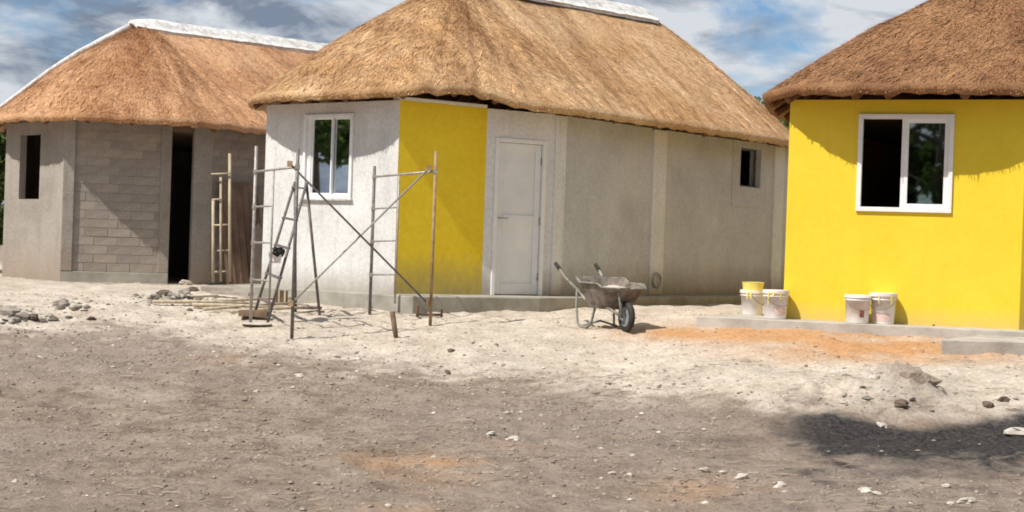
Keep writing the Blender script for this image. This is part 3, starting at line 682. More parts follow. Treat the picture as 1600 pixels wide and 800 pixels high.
# ------------------------------------------------------------------ scaffold
def frame_scaffold(root, A, B, top, inner, rungs, mtA, mtB, r=.019):
    """A, B post foot points; top height; inner tube fraction"""
    up = Vector((0, 0, 1)); A = Vector(A); B = Vector(B)
    obj('post', MB().tube([A, A+up*top[0]], r, 10), M[mtA], root, smooth=True); obj('post', MB().tube([B, B+up*top[1]], r, 10), M[mtB], root, smooth=True)
    C_ = A.lerp(B, inner)
    z1 = rungs[0]; zl = rungs[-1]
    obj('inner_tube', MB().tube([C_+up*(zl-.35), C_+up*z1], .012, 8), M['steel'], root, smooth=True)
    obj('top_rail', MB().tube([A+up*z1, B+up*z1], .014, 8), M['steel'], root, smooth=True)
    for z in rungs:
        for q_ in (A, B)[:2 if z == z1 else 1]: obj('clamp', MB().box(q_+up*z, (.045, .045, .05)), M['grey_wood'], root)
    for z in rungs[1:]: obj('rung', MB().tube([A+up*z, C_+up*z], .011, 8), M['steel'], root, smooth=True)
FA0 = P(391, 521, 16.0); FA1 = P(456, 526, 15.0); FB0 = P(577, 511, 17.1); FB1 = P(672, 514, 16.3)
for q in (FA0, FA1, FB0, FB1): q.z = min(q.z, float(ground(q.x, q.y)))-.03
sc_ = thing('scaffold', (FA1.x, FA1.y, FA1.z), 'thin tube scaffold of two frames and crossed braces before the white wall', 'scaffold')
frame_scaffold(sc_, FA0, FA1, [P(391, 228, 16.0).z-FA0.z, P(453, 232, 15).z-FA1.z], .45, [P(390, 268, 16).z-FA0.z, P(390, 323, 16).z-FA0.z, P(390, 379, 16).z-FA0.z, P(390, 437, 16).z-FA0.z], 'steel', 'steel_dark')
frame_scaffold(sc_, FB0, FB1, [P(576, 259, 17.1).z-FB0.z, P(672, 236, 16.3).z-FB1.z], .42, [P(576, 276, 17.1).z-FB0.z, P(576, 326, 17.1).z-FB0.z, P(576, 377, 17.1).z-FB0.z, P(576, 429, 17.1).z-FB0.z], 'steel_dark', 'rusty')
a = P(453, 256, 15.0); b = P(668, 474, 16.3); c = P(671, 262, 16.3); d = P(455, 474, 15.0)
obj('brace', MB().tube([a, b], .012, 8), M['steel_dark'], sc_, smooth=True); obj('brace', MB().tube([c+Vector((0, .03, 0)), d+Vector((0, .03, 0))], .012, 8), M['steel'], sc_, smooth=True)
for q in (a, b, c, d): obj('clamp', MB().box(q, (.05, .05, .06)), M['rusty'], sc_)
o = MB().lathe([(0, 0), (.16, 0), (.17, .008), (.16, .018), (0, .022)], 28, (FA0.x+.08, FA0.y-.05, float(ground(FA0.x, FA0.y))+.005))
tag(obj('base_plate', o, M['stone'], loc=(FA0.x+.08, FA0.y-.05, float(ground(FA0.x, FA0.y)))), 'flat pale round plate under the left scaffold post', 'plate')
# small stacked frame before the left hut
T = thing('scaffold', P(345, 440, 20.6), 'short weathered frame of uprights leaning by the grey block wall', 'scaffold')
for (x, y0, y1, r_) in ((333, 441, 312, .022), (345, 440, 277, .018), (359, 440, 240, .022)):
    obj('post', MB().tube([P(x, y0, 20.3), P(x, y1, 20.5)], r_, 8), M['timber'], T, smooth=True)
for (x0, x1, y) in ((330, 360, 272), (331, 347, 312), (333, 359, 352), (333, 359, 392), (333, 359, 425)):
    obj('rung', MB().tube([P(x0, y, 20.42), P(x1, y-1, 20.42)], .013, 6), M['timber'], T, smooth=True)
# rusted sheets leaning on the block wall
fL = Frame(b4b, b5)
def lean(u0, u1, z0, z1, d0, d1, mat, name, label, cat, wav=0):
    mb = MB(); n = 18
    for i in range(n+1):
        u = u0+(u1-u0)*i/n; w_ = wav*math.sin(i*2.1)
        for (z, dd) in ((z0, d0), (z1, d1)):
            for k in (0, -.012): mb.v.append(tuple(fL.pt(u, dd+w_+k, z)))
    for i in range(n):
        o = i*4; p = o+4
        mb.f += [(o, p, p+2, o+2), (o+1, o+3, p+3, p+1), (o+2, p+2, p+3, o+3), (o, o+1, p+1, p)]; mb.m += [0]*4
    return tag(obj(name, mb, M[mat], loc=fL.pt(u0, d0, z0)), label, cat)
lean(upx(fL, 331, 400)[0], upx(fL, 392, 400)[0], Z1+.02, P(345, 283, 21.8).z, .42, .10, 'rust_sheet', 'metal_sheet', 'tall brown rusted sheet leaning on the grey block wall', 'sheet', .012)
mb = MB(); sx_ = upx(fL, 366, 400)[0]
pts = [fL.pt(sx_, .55, Z1+.02), fL.pt(sx_+.55, .50, Z1+.02), fL.pt(sx_+.50, .34, Z1+.55), fL.pt(sx_+.22, .30, Z1+1.0), fL.pt(sx_+.02, .40, Z1+.85)]
mb.v = [tuple(q) for q in pts]+[tuple(q-Vector((0, -.05, 0))) for q in pts]; mb.f = [(0, 1, 2, 3, 4), (9, 8, 7, 6, 5)]+[(i, i+5, (i+1) % 5+5, (i+1) % 5) for i in range(5)]; mb.m = [0]*7
tag(obj('sack', mb, M['sack'], loc=pts[0], bevel=.03), 'dusty slumped sack leaning at the foot of the rusted sheet', 'sack')

# ------------------------------------------------------------------ step ladder
L0 = thing('step_ladder', P(460, 480, 16.5), 'dark metal A-frame step ladder standing inside the scaffold', 'ladder')
def gfoot(px, py, Y): p = P(px, py, Y); p.z = float(ground(p.x, p.y))-.01; return p
t1, f1 = P(461, 284, 16.9), gfoot(397, 468, 16.6); t2, f2 = P(479, 286, 16.7), gfoot(418, 484, 16.1)
f3, f4 = gfoot(500, 482, 16.9), gfoot(462, 478, 17.3)
for nm, p, q in (('rail', t1, f1), ('rail', t2, f2), ('rear_leg', t2, f3), ('rear_leg', t1, f4)):
    obj(nm, MB().tube([p, q], .017, 8), M['steel_dark'], L0, smooth=True)
for f in (.04, .27, .47, .68, .86):
    a = t1.lerp(f1, f); b = t2.lerp(f2, f); d = (b-a); rot = Matrix.Rotation(math.atan2(d.y, d.x), 3, 'Z')
    mb = MB(); mb.box((a+b)/2, (d.length, .055, .02), d.to_track_quat('X', 'Z').to_matrix()); obj('step', mb, M['steel_dark'], L0)
for f in (.17, .93):
    obj('cross_bar', MB().tube([t2.lerp(f3, f), t1.lerp(f4, f)], .011, 6), M['steel'], L0, smooth=True)
# ------------------------------------------------------------------ buckets
def bucket(name, loc, label, group, top='lid', mark=None, r0=.118, r1=.138, h=.31, rz=0, mat='bucket'):
    b = thing(name, loc, label, 'bucket', group)
    prof = [(0, 0), (r0, 0), (r0+.002, .01), (r0+(r1-r0)*.8, h*.8), (r1+.012, h*.805), (r1+.012, h*.83), (r1-.002, h*.835), (r1-.002, h*.90), (r1+.010, h*.905), (r1+.010, h*.925), (r1, h*.93), (r1+.004, h), (r1-.006, h), (r1-.012, h*.9), (r0-.006, .012), (0, .012)]
    obj('body', MB().lathe(prof, 36), M[mat], b, smooth=False, world=False).data.polygons.foreach_set('use_smooth', [True]*(36*15))
    if top == 'lid': obj('lid', MB().lathe([(0, h+.004), (r1-.03, h+.004), (r1-.02, h+.012), (r1+.012, h+.014), (r1+.013, h-.022), (r1+.006, h-.022)], 36), M['bucket'], b, world=False)
    if top == 'paint': obj('contents', MB().lathe([(0, h*.9), (r1-.016, h*.88)], 36), M['paint_skin'], b, world=False)
    pts = [(math.cos(a)*(r1+.012), math.sin(a)*(r1+.012)*.55-.07*math.sin(a)-.0, h*.86-math.sin(a)*.12) for a in np.linspace(0, math.pi, 14)]
    pts = [(x, -abs(math.sqrt(max(0, (r1+.02)**2-x*x))), z) for x, y, z in pts]
    obj('handle', MB().tube(pts, .0035, 6), M['steel_dark'], b, world=False)
    if mark:
        mb = MB(); n = 10; a0, a1, z0, z1, mt = mark
        for i in range(n+1):
            a = a0+(a1-a0)*i/n
            for z in (z0, z1): rr = r0+(r1-r0)*z/h+.0035; mb.v.append((rr*math.cos(a), rr*math.sin(a), z))
        for i in range(n): mb.f.append((2*i, 2*i+2, 2*i+3, 2*i+1)); mb.m.append(0)
        obj('label', mb, M[mt], b, world=False)
    if top == 'lid':
        rd = np.random.default_rng(int(abs(loc[0])*1000)); mb = MB()
        for q_ in range(3):
            a_ = R(-90)+rd.uniform(-.9, .9)-rz; w_ = rd.uniform(.05, .13); z1_ = h*.98; z0_ = h*rd.uniform(.45, .8)
            for (zz_, ww) in ((z1_, w_), ((z0_+z1_)/2, w_*.6), (z0_, w_*.25)):
                rr = r1+.0155 if zz_ > h*.79 else r0+(r1-r0)*zz_/h+.004
                rr = max(rr, r1+.0155)
                for sgn in (-1, 1): mb.v.append((rr*math.cos(a_+sgn*ww), rr*math.sin(a_+sgn*ww), zz_))
            o_ = q_*6; mb.f += [(o_, o_+1, o_+3, o_+2), (o_+2, o_+3, o_+5, o_+4)]; mb.m += [0, 0]
        obj('paint_run', mb, M['paint_skin'], b, world=False)
    b.rotation_euler.z = rz; return b
def onslab(px, py, z, Y0):  # slab-level point near a picture place
    r = CR @ Vector(((px-800)/FPX, -(py-400)/FPX, -1)); t = (z-CAMZ)/r.z; return Vector((r.x*t, r.y*t, z))
GB = 'used paint buckets by the yellow hut'
bucket('paint_bucket', onslab(1339, 505, Z3, 15), 'white paint bucket with small brown mark, under the yellow hut window', GB, 'paint', (R(-98), R(-76), .07, .145, 'label_brown'), rz=.1)
bucket('paint_bucket', onslab(1379, 506, Z3, 15), 'white paint bucket with faded pink print, touching the one with the brown mark', GB, 'lid', (R(-130), R(-40), .03, .11, 'label_pink'), rz=-.5, h=.325)
bucket('paint_bucket', onslab(1211, 498, Z3, 15.4), 'lidded white paint bucket touching the yellow hut corner', GB, 'lid', (R(-120), R(-60), .05, .12, 'label_pink'), rz=.3)
pb_ = onslab(1175, 492, Z3, 15.5); bucket('paint_bucket', pb_, 'white paint bucket with a yellow tub set on its top', GB, 'lid', rz=1.0, h=.28)
q = thing('paint_tub', pb_+Vector((-.0, 0, .295)), 'small pale yellow tub resting on a white bucket', 'tub')
obj('body', MB().lathe([(0, 0), (.115, 0), (.128, .085), (.132, .09), (.125, .092), (.11, .01), (0, .01)], 30), M['paint_skin'], q, world=False)
# bucket hanging on ladder: white body under a black shade
hb = P(431, 411, 16.25); q = bucket('small_bucket', hb, 'small white bucket standing on a ladder step, black cloth over its rim', None, 'none', r0=.055, r1=.065, h=.15)
mb = MB().lathe([(0, .025), (.05, .03), (.072, .012), (.082, -.02), (.08, -.05), (.075, -.02), (.05, .01), (0, .005)], 16); 
for i, v in enumerate(mb.v): k = .012*math.sin(i*1.7); mb.v[i] = (v[0]+k, v[1]+k*.5, v[2]+k*(1 if v[2] > 0 else 2.6))
tag(obj('cloth', mb, M['black'], smooth=True), 'black rag draped over the small bucket on the ladder', 'cloth').location = hb+Vector((.01, 0, .145))

# ------------------------------------------------------------------ wheelbarrow (local x forward)
wp = G(926, 511); wb = thing('wheelbarrow', wp, 'cement-caked wheelbarrow with curved pale frame on the sand before the grey wall', 'wheelbarrow', None, math.atan2(-.93, .36))
SW = .86
def L(*q): return [Vector(p)*SW for p in q]
mb = MB(); rings = [(.26, .25, .28, .80), (.06, .35, .60, 1.10), (.03, .375, .615, 1.13), (.075, .335, .60, 1.07), (.29, .23, .31, .77)]
def ring(x0, hy, z, x1, n=28):
    o = []; cx = (x0+x1)/2; hx = (x1-x0)/2
    for k in range(n):
        a = 2*math.pi*k/n; c_, s_ = math.cos(a), math.sin(a); x = abs(c_)**.5*(1 if c_ > 0 else -1); y = abs(s_)**.5*(1 if s_ > 0 else -1)
        zz_ = z+(.06 if x < -.5 and z > .5 else 0)-(.05*(x > .5)*(z > .5)); o.append(Vector((cx+hx*x, hy*y*(1-.18*(x > 0)*x), zz_))*SW)
    return o
for (x0, hy, z, x1) in rings: mb.v += [tuple(p) for p in ring(x0, hy, z, x1)]
for i in range(4):
    for k in range(28): mb.f.append((i*28+k, i*28+(k+1) % 28, (i+1)*28+(k+1) % 28, (i+1)*28+k)); mb.m.append(0)
mb.f.append(tuple(reversed(range(28)))); mb.m.append(0); mb.f.append(tuple(112+k for k in range(28))); mb.m.append(0)
obj('tray', mb, M['barrow'], wb, world=False)
mb = MB(); rg = ring(.03, .375, .615, 1.13); mb.tube(rg+[rg[0]], .011, 6); obj('tray_rim', mb, M['barrow_green'], wb, world=False, smooth=True)
mb = MB(); n_ = 12
for j in range(n_+1):
    for k in range(24):
        a = 2*math.pi*k/24; r_ = j/n_; x = .58+.42*r_*math.cos(a); y = .25*r_*math.sin(a); mb.v.append((x*SW, y*SW, (.45+.13*(1-r_**2)*(.6+.8*random.random()*.4)+.10*(x-.3))*SW))
for j in range(n_):
    for k in range(24): mb.f.append((j*24+k, j*24+(k+1) % 24, (j+1)*24+(k+1) % 24, (j+1)*24+k)); mb.m.append(0)
tag(obj('mortar_heap', mb, M['mortar_mix'], world=False, smooth=True), 'heap of drying mortar lying in the wheelbarrow tray', 'mortar').location = wp
bpy.data.objects['mortar_heap'].rotation_euler = wb.rotation_euler
for s_ in (-1, 1):
    obj('handle', MB().tube(L((-.50, .30*s_, .76), (-.35, .29*s_, .66), (.05, .26*s_, .50), (.30, .21*s_, .33), (.80, .16*s_, .30), (1.04, .07*s_, .20)), .017, 8), M['barrow_green'], wb, world=False, smooth=True)
    obj('grip', MB().tube(L((-.64, .305*s_, .84), (-.50, .30*s_, .76)), .024, 8), M['black'], wb, world=False, smooth=True)
    obj('leg', MB().tube(L((.04, .27*s_, .53), (.06, .28*s_, .30), (.10, .27*s_, .06), (.18, .26*s_, .015), (.36, .25*s_, .015), (.46, .24*s_, .06), (.52, .20*s_, .34)), .014, 8), M['barrow_green'], wb, world=False, smooth=True)
    obj('wheel_bracket', MB().box(Vector((1.02, .075*s_, .27))*SW, (.03, .012, .18)), M['greyblue'], wb, world=False)
obj('cross_strap', MB().tube(L((.22, -.26, .03), (.24, 0, .10), (.22, .26, .03)), .012, 8), M['barrow_green'], wb, world=False, smooth=True)
obj('front_stay', MB().tube(L((1.06, -.14, .52), (1.09, -.12, .34), (1.05, -.08, .21)), .011, 8), M['barrow_green'], wb, world=False, smooth=True)
mb = MB(); prof = [(.125, -.03), (.175, -.038), (.197, -.02), (.20, 0), (.197, .02), (.175, .038), (.125, .03)]
mb.lathe(prof, 28); mb.v = [((1.04+v[0])*SW, v[2]*SW, (.20+v[1])*SW) for v in mb.v]; whl = obj('wheel', mb, M['black'], wb, world=False, smooth=True)
mb = MB().lathe([(0, -.045), (.03, -.045), (.03, -.02), (.10, -.012), (.13, -.03), (.13, .03), (.10, .012), (.03, .02), (.03, .045), (0, .045)], 28); mb.v = [((1.04+v[0])*SW, v[2]*SW, (.20+v[1])*SW) for v in mb.v]
obj('rim', mb, M['greyblue'], whl, world=False)
# dark shovel blade and drum clutter under the barrow
# ------------------------------------------------------------------ small things
def rock(name, p, s, label, mat='stone', cat='stone', flat=.6, seed=0, group=None):
    rr = np.random.default_rng(seed+int(abs(p.x)*97+abs(p.y)*31)); mb = MB(); n = 9; rings_ = 5; ph = rr.random(6)*6
    for i in range(rings_+1):
        th_ = math.pi*i/rings_
        for k in range(n):
            a = 2*math.pi*k/n; q = 1+.22*math.sin(2*a+ph[0]+i*.5)+.15*math.sin(3*a+ph[1]+i)+rr.uniform(-.24, .24)*(0 < i < rings_)
            mb.v.append((s*q*math.sin(th_)*math.cos(a), s*.8*q*math.sin(th_)*math.sin(a), s*flat*math.cos(th_)*(1+rr.uniform(-.1, .1)*(0 < i < rings_))))
    for i in range(rings_):
        for k in range(n): mb.f.append((i*n+k, (i+1)*n+k, (i+1)*n+(k+1) % n, i*n+(k+1) % n)); mb.m.append(0)
    o = obj(name, mb, M[mat], world=False); o.location = p+Vector((0, 0, s*flat*.22)); o.rotation_euler = (rr.uniform(-.3, .3), rr.uniform(-.3, .3), rr.random()*6); return tag(o, label, cat, group)
SG = 'pale stones lying on the bare soil'
for px, py, s, lab in ((802, 690, .055, 'pale pointed stone nearest the middle of the soil, right of a flat one'), (767, 681, .045, 'flat pale stone just left of the pointed one'),
    (1101, 737, .05, 'flat pale stone at the left end of the row near the reddish soil'), (1130, 741, .035, 'small pale stone in the middle of the row near the reddish soil'), (1158, 746, .045, 'pale stone at the right end of the row near the reddish soil'),
    (1220, 762, .05, 'rounded grey stone between the stone row and the larger pale pair'), (1352, 768, .05, 'larger pale stone of the pair below the black ground patch'), (1371, 772, .032, 'smaller pale stone of the pair below the black ground patch'),
    (1478, 762, .04, 'pale stone below the right part of the black ground patch'), (1510, 788, .055, 'pale flat stone lowest right in the foreground'), (1486, 790, .035, 'small pale stone beside the lowest right flat stone'),
    (955, 741, .03, 'small pale stone left of the stone row'), (400, 612, .03, 'tiny pale stone alone on the brown soil at left'), (1590, 680, .10, 'white stone at the right edge of the black ground patch'),
    (1378, 668, .05, 'pale stone lying within the black ground patch'), (468, 590, .05, 'pale stone at the sand edge below the scaffold'), (525, 560, .04, 'small pale stone on the sand edge, between scaffold and soil'),
    (556, 562, .05, 'pale stone at the sand edge left of the brown stake')):
    rock('stone', G(px, py), s, lab, 'stone', 'stone', .42, group=SG)
DG = 'dark stones and clods'
for px, py, s, lab in ((143, 500, .05, 'single round dark clod on pale sand at left'), (1408, 637, .07, 'dark stone on the sand right of the mound'), (1425, 629, .03, 'small dark pebble just above the dark stone right of the mound'),
    (1545, 636, .055, 'wide dark stone on the sand at far right'), (1568, 628, .05, 'dark stone standing right of the wide dark stone'), (700, 583, .035, 'dark clod on the sand below the brown stake'), (705, 550, .045, 'dark clod on the sand right of the brown stake')):
    rock('clod', G(px, py), s, lab, 'stone_dark', 'stone', .6, group=DG)
RG = 'broken rubble before the left hut'
rl = [(12, 492, .16), (34, 497, .13), (52, 500, .10), (20, 503, .09), (66, 503, .07), (78, 497, .06), (95, 478, .14), (118, 485, .09), (135, 482, .07), (240, 468, .10), (256, 462, .13), (272, 466, .12), (288, 459, .13), (301, 455, .12), (262, 471, .07), (292, 468, .09), (232, 473, .05), (305, 440, .15), (290, 444, .12)]
desc = ['at the picture edge', 'second from the picture edge', 'third from the picture edge', 'low in front', 'small at the right end', 'small behind the right end', 'largest of the grey green group', 'middle of the grey green group', 'smallest of the grey green group', 'left end of the doorway pile', 'flat, in the doorway pile', 'middle of the doorway pile', 'top of the doorway pile', 'right end of the doorway pile', 'small front of the doorway pile', 'dark front of the doorway pile', 'tiny beyond the doorway pile', 'pale block by the doorway', 'pale block leaning by the doorway']
for i, ((px, py, s), dd) in enumerate(zip(rl, desc)):
    rock('rubble_chunk', G(px, py), s*.8, 'broken concrete chunk, '+dd, ('stone_dark' if i in (2, 10, 13, 15) else 'rubble') if i < 17 else 'stone', 'rubble', .55, i, RG)
rock('rubble_chunk', gp(3.46, 12.02, -.15), .215, 'large low brown clod of earth rising from the sand lip, right of centre', 'clay', 'clod', .62, 3)
for k in range(5):
    p = gp(3.42+[-.12, .1, .26, .0, -.3][k], 12.05+[-.12, -.16, -.02, .1, -.05][k], -.015)
    if k < 2: continue
    rock('rubble_chunk', p, [.085, .08, .06, .07, .06][k], ['big clod at the front of the mound on the sand lip', 'dark clod right front of the mound on the sand lip', 'clod on the right slope of the mound', 'clod on the crest of the mound', 'clod on the left slope of the mound'][k], ['rubble', 'stone_dark', 'rubble', 'rubble', 'stone'][k], 'clod', .6, k, 'clods of the sand mound')
# timbers
def pole(p, q, r_, lab, mat='timber', box=None):
    p = Vector(p); q = Vector(q); mb = MB(); mid = (p+q)/2
    if box: d = q-p; mb.box(mid, (d.length, box[0], box[1]), d.to_track_quat('X', 'Z').to_matrix())
    else: mb.tube([p, p.lerp(q, .5)+Vector((0, 0, .01)), q], [r_, r_*.95, r_*.85], 8)
    return tag(obj('timber_pole' if not box else 'timber_board', mb, M[mat], loc=p, smooth=not box), lab, 'timber', 'timber lying before the huts')
for x0, y0, x1, y1, r_, lab in ((238, 478, 395, 483, .022, 'longest thin pole, farthest left of the pole stack'), (300, 483, 445, 490, .022, 'pale pole crossing under the left scaffold post'), (318, 489, 462, 482, .02, 'thin pole lying askew over the pole stack'),
    (322, 478, 470, 474, .02, 'pale pole at the back of the pole stack'), (360, 492, 500, 487, .018, 'thin pole along the front of the pole stack'), (250, 474, 340, 470, .016, 'short thin pole behind the pole stack')):
    pole(G(x0, y0)+Vector((0, 0, r_+.02)), G(x1, y1)+Vector((0, 0, r_+.04)), r_, lab)
pole(G(376, 499)+Vector((0, 0, .06)), G(420, 499)+Vector((0, 0, .06)), .02, 'short thick dark board by the left scaffold post', 'timber_dark', (.16, .07))
pole(G(458, 488)+Vector((0, 0, .05)), G(503, 489)+Vector((0, 0, .05)), .02, 'reddish brown board lying at the ladder feet', 'timber_dark', (.10, .03))
pole(G(333, 463)+Vector((0, 0, .05)), G(392, 466)+Vector((0, 0, .05)), .02, 'grey board along the concrete step', 'grey_wood', (.12, .04))
bx = G(439, 476); mb = MB(); mb.box(bx+Vector((0, 0, .085)), (.15, .12, .17)); 
t_ = thing('wooden_crate', bx, 'small brown slatted crate on the ground behind the scaffold', 'crate'); obj('core', mb, M['timber_dark'], t_)
for i in range(4): obj('slat', MB().box(bx+Vector((-.056+i*.037, -.064, .087)), (.026, .012, .172)), M['timber'] if i % 2 else M['timber_dark'], t_)
sp_, st_ = G(620, 529), None; sp2 = P(613, 487, sp_.y+.05)
tag(obj('stake', MB().tube([sp_-Vector((0, 0, .05)), sp2], [.024, .030], 10), M['timber_dark'], loc=sp_, smooth=True), 'thick brown wooden stake driven into the sand under the scaffold', 'stake')
q1_, q2_ = G(652, 496), G(690, 496); up = Vector((0, 0, 1))
tt_ = thing('trestle', q1_, 'low brown wooden bracket lying before the yellow wall foot', 'bracket')
obj('bar', MB().tube([q1_+up*.03, q2_+up*.03], .016, 8), M['timber_dark'], tt_); obj('upright', MB().tube([q1_, q1_+up*.14], .018, 8), M['timber_dark'], tt_); obj('upright', MB().tube([q2_, q2_+up*.10], .014, 8), M['timber_dark'], tt_)
# small stand against white wall
def wslab(px, py): return onslab(px, py, Z2, 18)
k1 = wslab(508, 452); k2 = wslab(525, 452); kt = P(519, 404, k2.y); 
sd_ = thing('hand_float', k1, 'small upright grey stand with dark foot against the white wall', 'stand')
obj('foot', MB().box((k1+k2)/2+up*.02, (.20, .10, .04)), M['black'], sd_); obj('strut', MB().tube([k1+up*.03, kt], .010, 6), M['steel_dark'], sd_); obj('strut', MB().tube([k2+up*.03, kt+Vector((.03, 0, 0))], .014, 6), M['steel'], sd_)
# coil on the pilaster foot
cc = fD.pt(upx(fD, 1021, 438)[0], .06, upx(fD, 1021, 438)[1]); mb = MB()
pts = [cc+Vector((fD.e.x, fD.e.y, 0))*(.10*math.cos(a))*(1+.1*math.sin(a*.37))+up*(.10*math.sin(a))*(1+.1*math.sin(a*.37))+Vector((fD.n.x, fD.n.y, 0))*(.006*a/6) for a in np.linspace(0, 18, 70)]
tag(obj('cable_coil', mb.tube(pts, .009, 6), M['steel'], smooth=True, loc=cc), 'small grey coil hanging low on the pilaster of the grey wall', 'coil')
# little plant on slab of the yellow hut
pp = onslab(1537, 511, Z3, 15); pt_ = thing('seedling', pp, 'small dark sprig standing on the slab at the yellow wall foot', 'plant')
mb = MB()
for i in range(7):
    a = i*.9; mb.tube([pp, pp+Vector((math.cos(a)*.02, math.sin(a)*.01, .06+.02*i)), pp+Vector((math.cos(a)*.045, math.sin(a)*.02, .10+.018*i))], [.004, .003, .001], 5)
obj('stem', mb, M['grey_wood'], pt_)
mb = MB()
for i in range(26):
    c_ = pp+Vector((random.gauss(0, .02), random.gauss(0, .015), random.uniform(.03, .2))); s_ = .018; mb.add([c_+Vector((-s_, 0, 0)), c_+Vector((0, s_*.4, s_)), c_+Vector((s_, 0, .2*s_)), c_+Vector((0, -s_*.3, -s_))], [(0, 1, 2, 3)])
obj('leaves', mb, M['leaf_dark'], pt_)
for px, lab in ((1526, 'dark crumb left of the sprig on the slab'), (1549, 'dark crumb right of the sprig on the slab'), (1459, 'dark crumb on the slab between buckets and sprig')):
    rock('clod', onslab(px, 509, Z3, 15), .022, lab, 'stone_dark', 'stone', .6, group=DG)

# pebbles and clods nobody could count
def scatter(n, name, mat, s0, s1, label, dens):
    er = np.random.default_rng(5+n); Y = 7.4+(er.random(n)**.8)*11; X = (er.random(n)*2-1)*.385*Y; Z = ground(X, Y); px, py, _ = project(X, Y, Z)
    keep = er.random(n) < dens(X, Y, px, py); X, Y, Z = X[keep], Y[keep], Z[keep]; k = len(X)
    base = np.array([(1, 0, 0), (0, 1, 0), (-1, 0, 0), (0, -1, 0), (0, 0, .75), (.6, .6, .35), (-.6, .6, .4), (-.6, -.6, .3), (.6, -.6, .4), (0, 0, -.5)])
    fc = np.array([(0, 5, 8), (0, 1, 5), (1, 6, 5), (1, 2, 6), (2, 7, 6), (2, 3, 7), (3, 8, 7), (3, 0, 8), (4, 8, 5), (4, 5, 6), (4, 6, 7), (4, 7, 8)])
    s = s0+(s1-s0)*er.random(k)**4; a = er.random(k)*6.28; ca, sa_ = np.cos(a), np.sin(a)
    jit = er.uniform(.7, 1.3, (k, 10, 3)); v = base[None]*jit*s[:, None, None]; v[..., 0] *= 1.25; v[..., 2] *= .8
    x = v[..., 0]*ca[:, None]-v[..., 1]*sa_[:, None]; y = v[..., 0]*sa_[:, None]+v[..., 1]*ca[:, None]
    VV = np.stack([x+X[:, None], y+Y[:, None], v[..., 2]+Z[:, None]], -1).reshape(-1, 3); FF = (fc[None]+(np.arange(k)*10)[:, None, None]).reshape(-1, 3)
    o = npmesh(name, VV, FF, mat, kind='stuff'); o['label'] = label; o['category'] = 'gravel'; return o
def islandmat(name, cs):
    m, n, l, b = newmat(name, .95, .15); gg = N(n, 'ShaderNodeNewGeometry'); l.new(ramp(n, l, gg.outputs['Random Per Island'], cs), b.inputs['Base Color']); return m
mp_ = islandmat('pebbles', [(0, (.22, .18, .14)), (.5, (.36, .30, .25)), (.85, (.48, .42, .36)), (1, (.66, .60, .53))])
mc_ = islandmat('soil crumbs', [(0, (.20, .155, .125)), (.6, (.30, .24, .195)), (1, (.36, .30, .25))])
scatter(6000, 'pebbles', mp_, .005, .026, 'fine pale pebbles scattered over sand and soil', lambda X, Y, px, py: (1-.97*sm(.12, .4, blob(px, py, 1470, 690, 320, 55)))*(.25+.6*sm(-60, 0, 40-abs(py-np.interp(px, [0, 500, 800, 1200, 1600], [505, 555, 600, 630, 650])))))
scatter(45000, 'soil_crumbs', mc_, .003, .019, 'crumbs of brown soil over the bare ground', lambda X, Y, px, py: ((.3+.7*vn(X, Y, 1.1, 3))*sm(-40, 20, py-np.interp(px, [0, 500, 800, 1200, 1600], [505, 555, 600, 630, 650]))+.08)*(1-.96*sm(.12,.5,blob(px, py, 1470, 690, 320, 55))))
scatter(60000, 'rubble_fines', islandmat('rubble fines', [(0, (.10, .09, .07)), (.5, (.28, .25, .21)), (1, (.50, .46, .40))]), .010, .062, 'small broken rubble round the concrete chunks', lambda X, Y, px, py: np.clip(.4*blob(px, py, 25, 496, 45, 9)+.25*blob(px, py, 120, 480, 45, 9)+blob(px, py, 272, 464, 42, 10)+.5*blob(px, py, 305, 444, 22, 7)+.12*blob(px, py, 1390, 622, 80, 16), 0, 1))
# dry twigs and stubble
er = np.random.default_rng(99); n = 2600; Y = 7.4+(er.random(n)**.9)*6; X = (er.random(n)*2-1)*.385*Y; pxx, pyy, _ = project(X, Y, ground(X, Y)); k_ = (vn(X, Y, 1.3, 8) > .5) & (blob(pxx, pyy, 1450, 685, 330, 45) < .4); X, Y = X[k_], Y[k_]; Z = ground(X, Y)+.006; n = len(X)
a = er.normal(0, .7, n); ln = er.uniform(.015, .07, n); wd = er.uniform(.0008, .002, n); dz = er.uniform(-.003, .02, n)
dx, dy = np.cos(a)*ln, np.sin(a)*ln; sx2, sy2 = -np.sin(a)*wd, np.cos(a)*wd
V_ = np.stack([np.stack([X-dx-sx2, Y-dy-sy2, Z], -1), np.stack([X-dx+sx2, Y-dy+sy2, Z+.003], -1), np.stack([X+dx+sx2, Y+dy+sy2, Z+.003+dz], -1), np.stack([X+dx-sx2, Y+dy-sy2, Z+dz], -1)], 1).reshape(-1, 3)
o = npmesh('dry_stubble', V_, np.arange(len(V_)).reshape(-1, 4), islandmat('dry stubble', [(0, (.07, .055, .04)), (.6, (.20, .155, .11)), (1, (.42, .35, .26))]), kind='stuff'); o['label'] = 'dry grass stubble and twigs on the brown soil'; o['category'] = 'stubble'

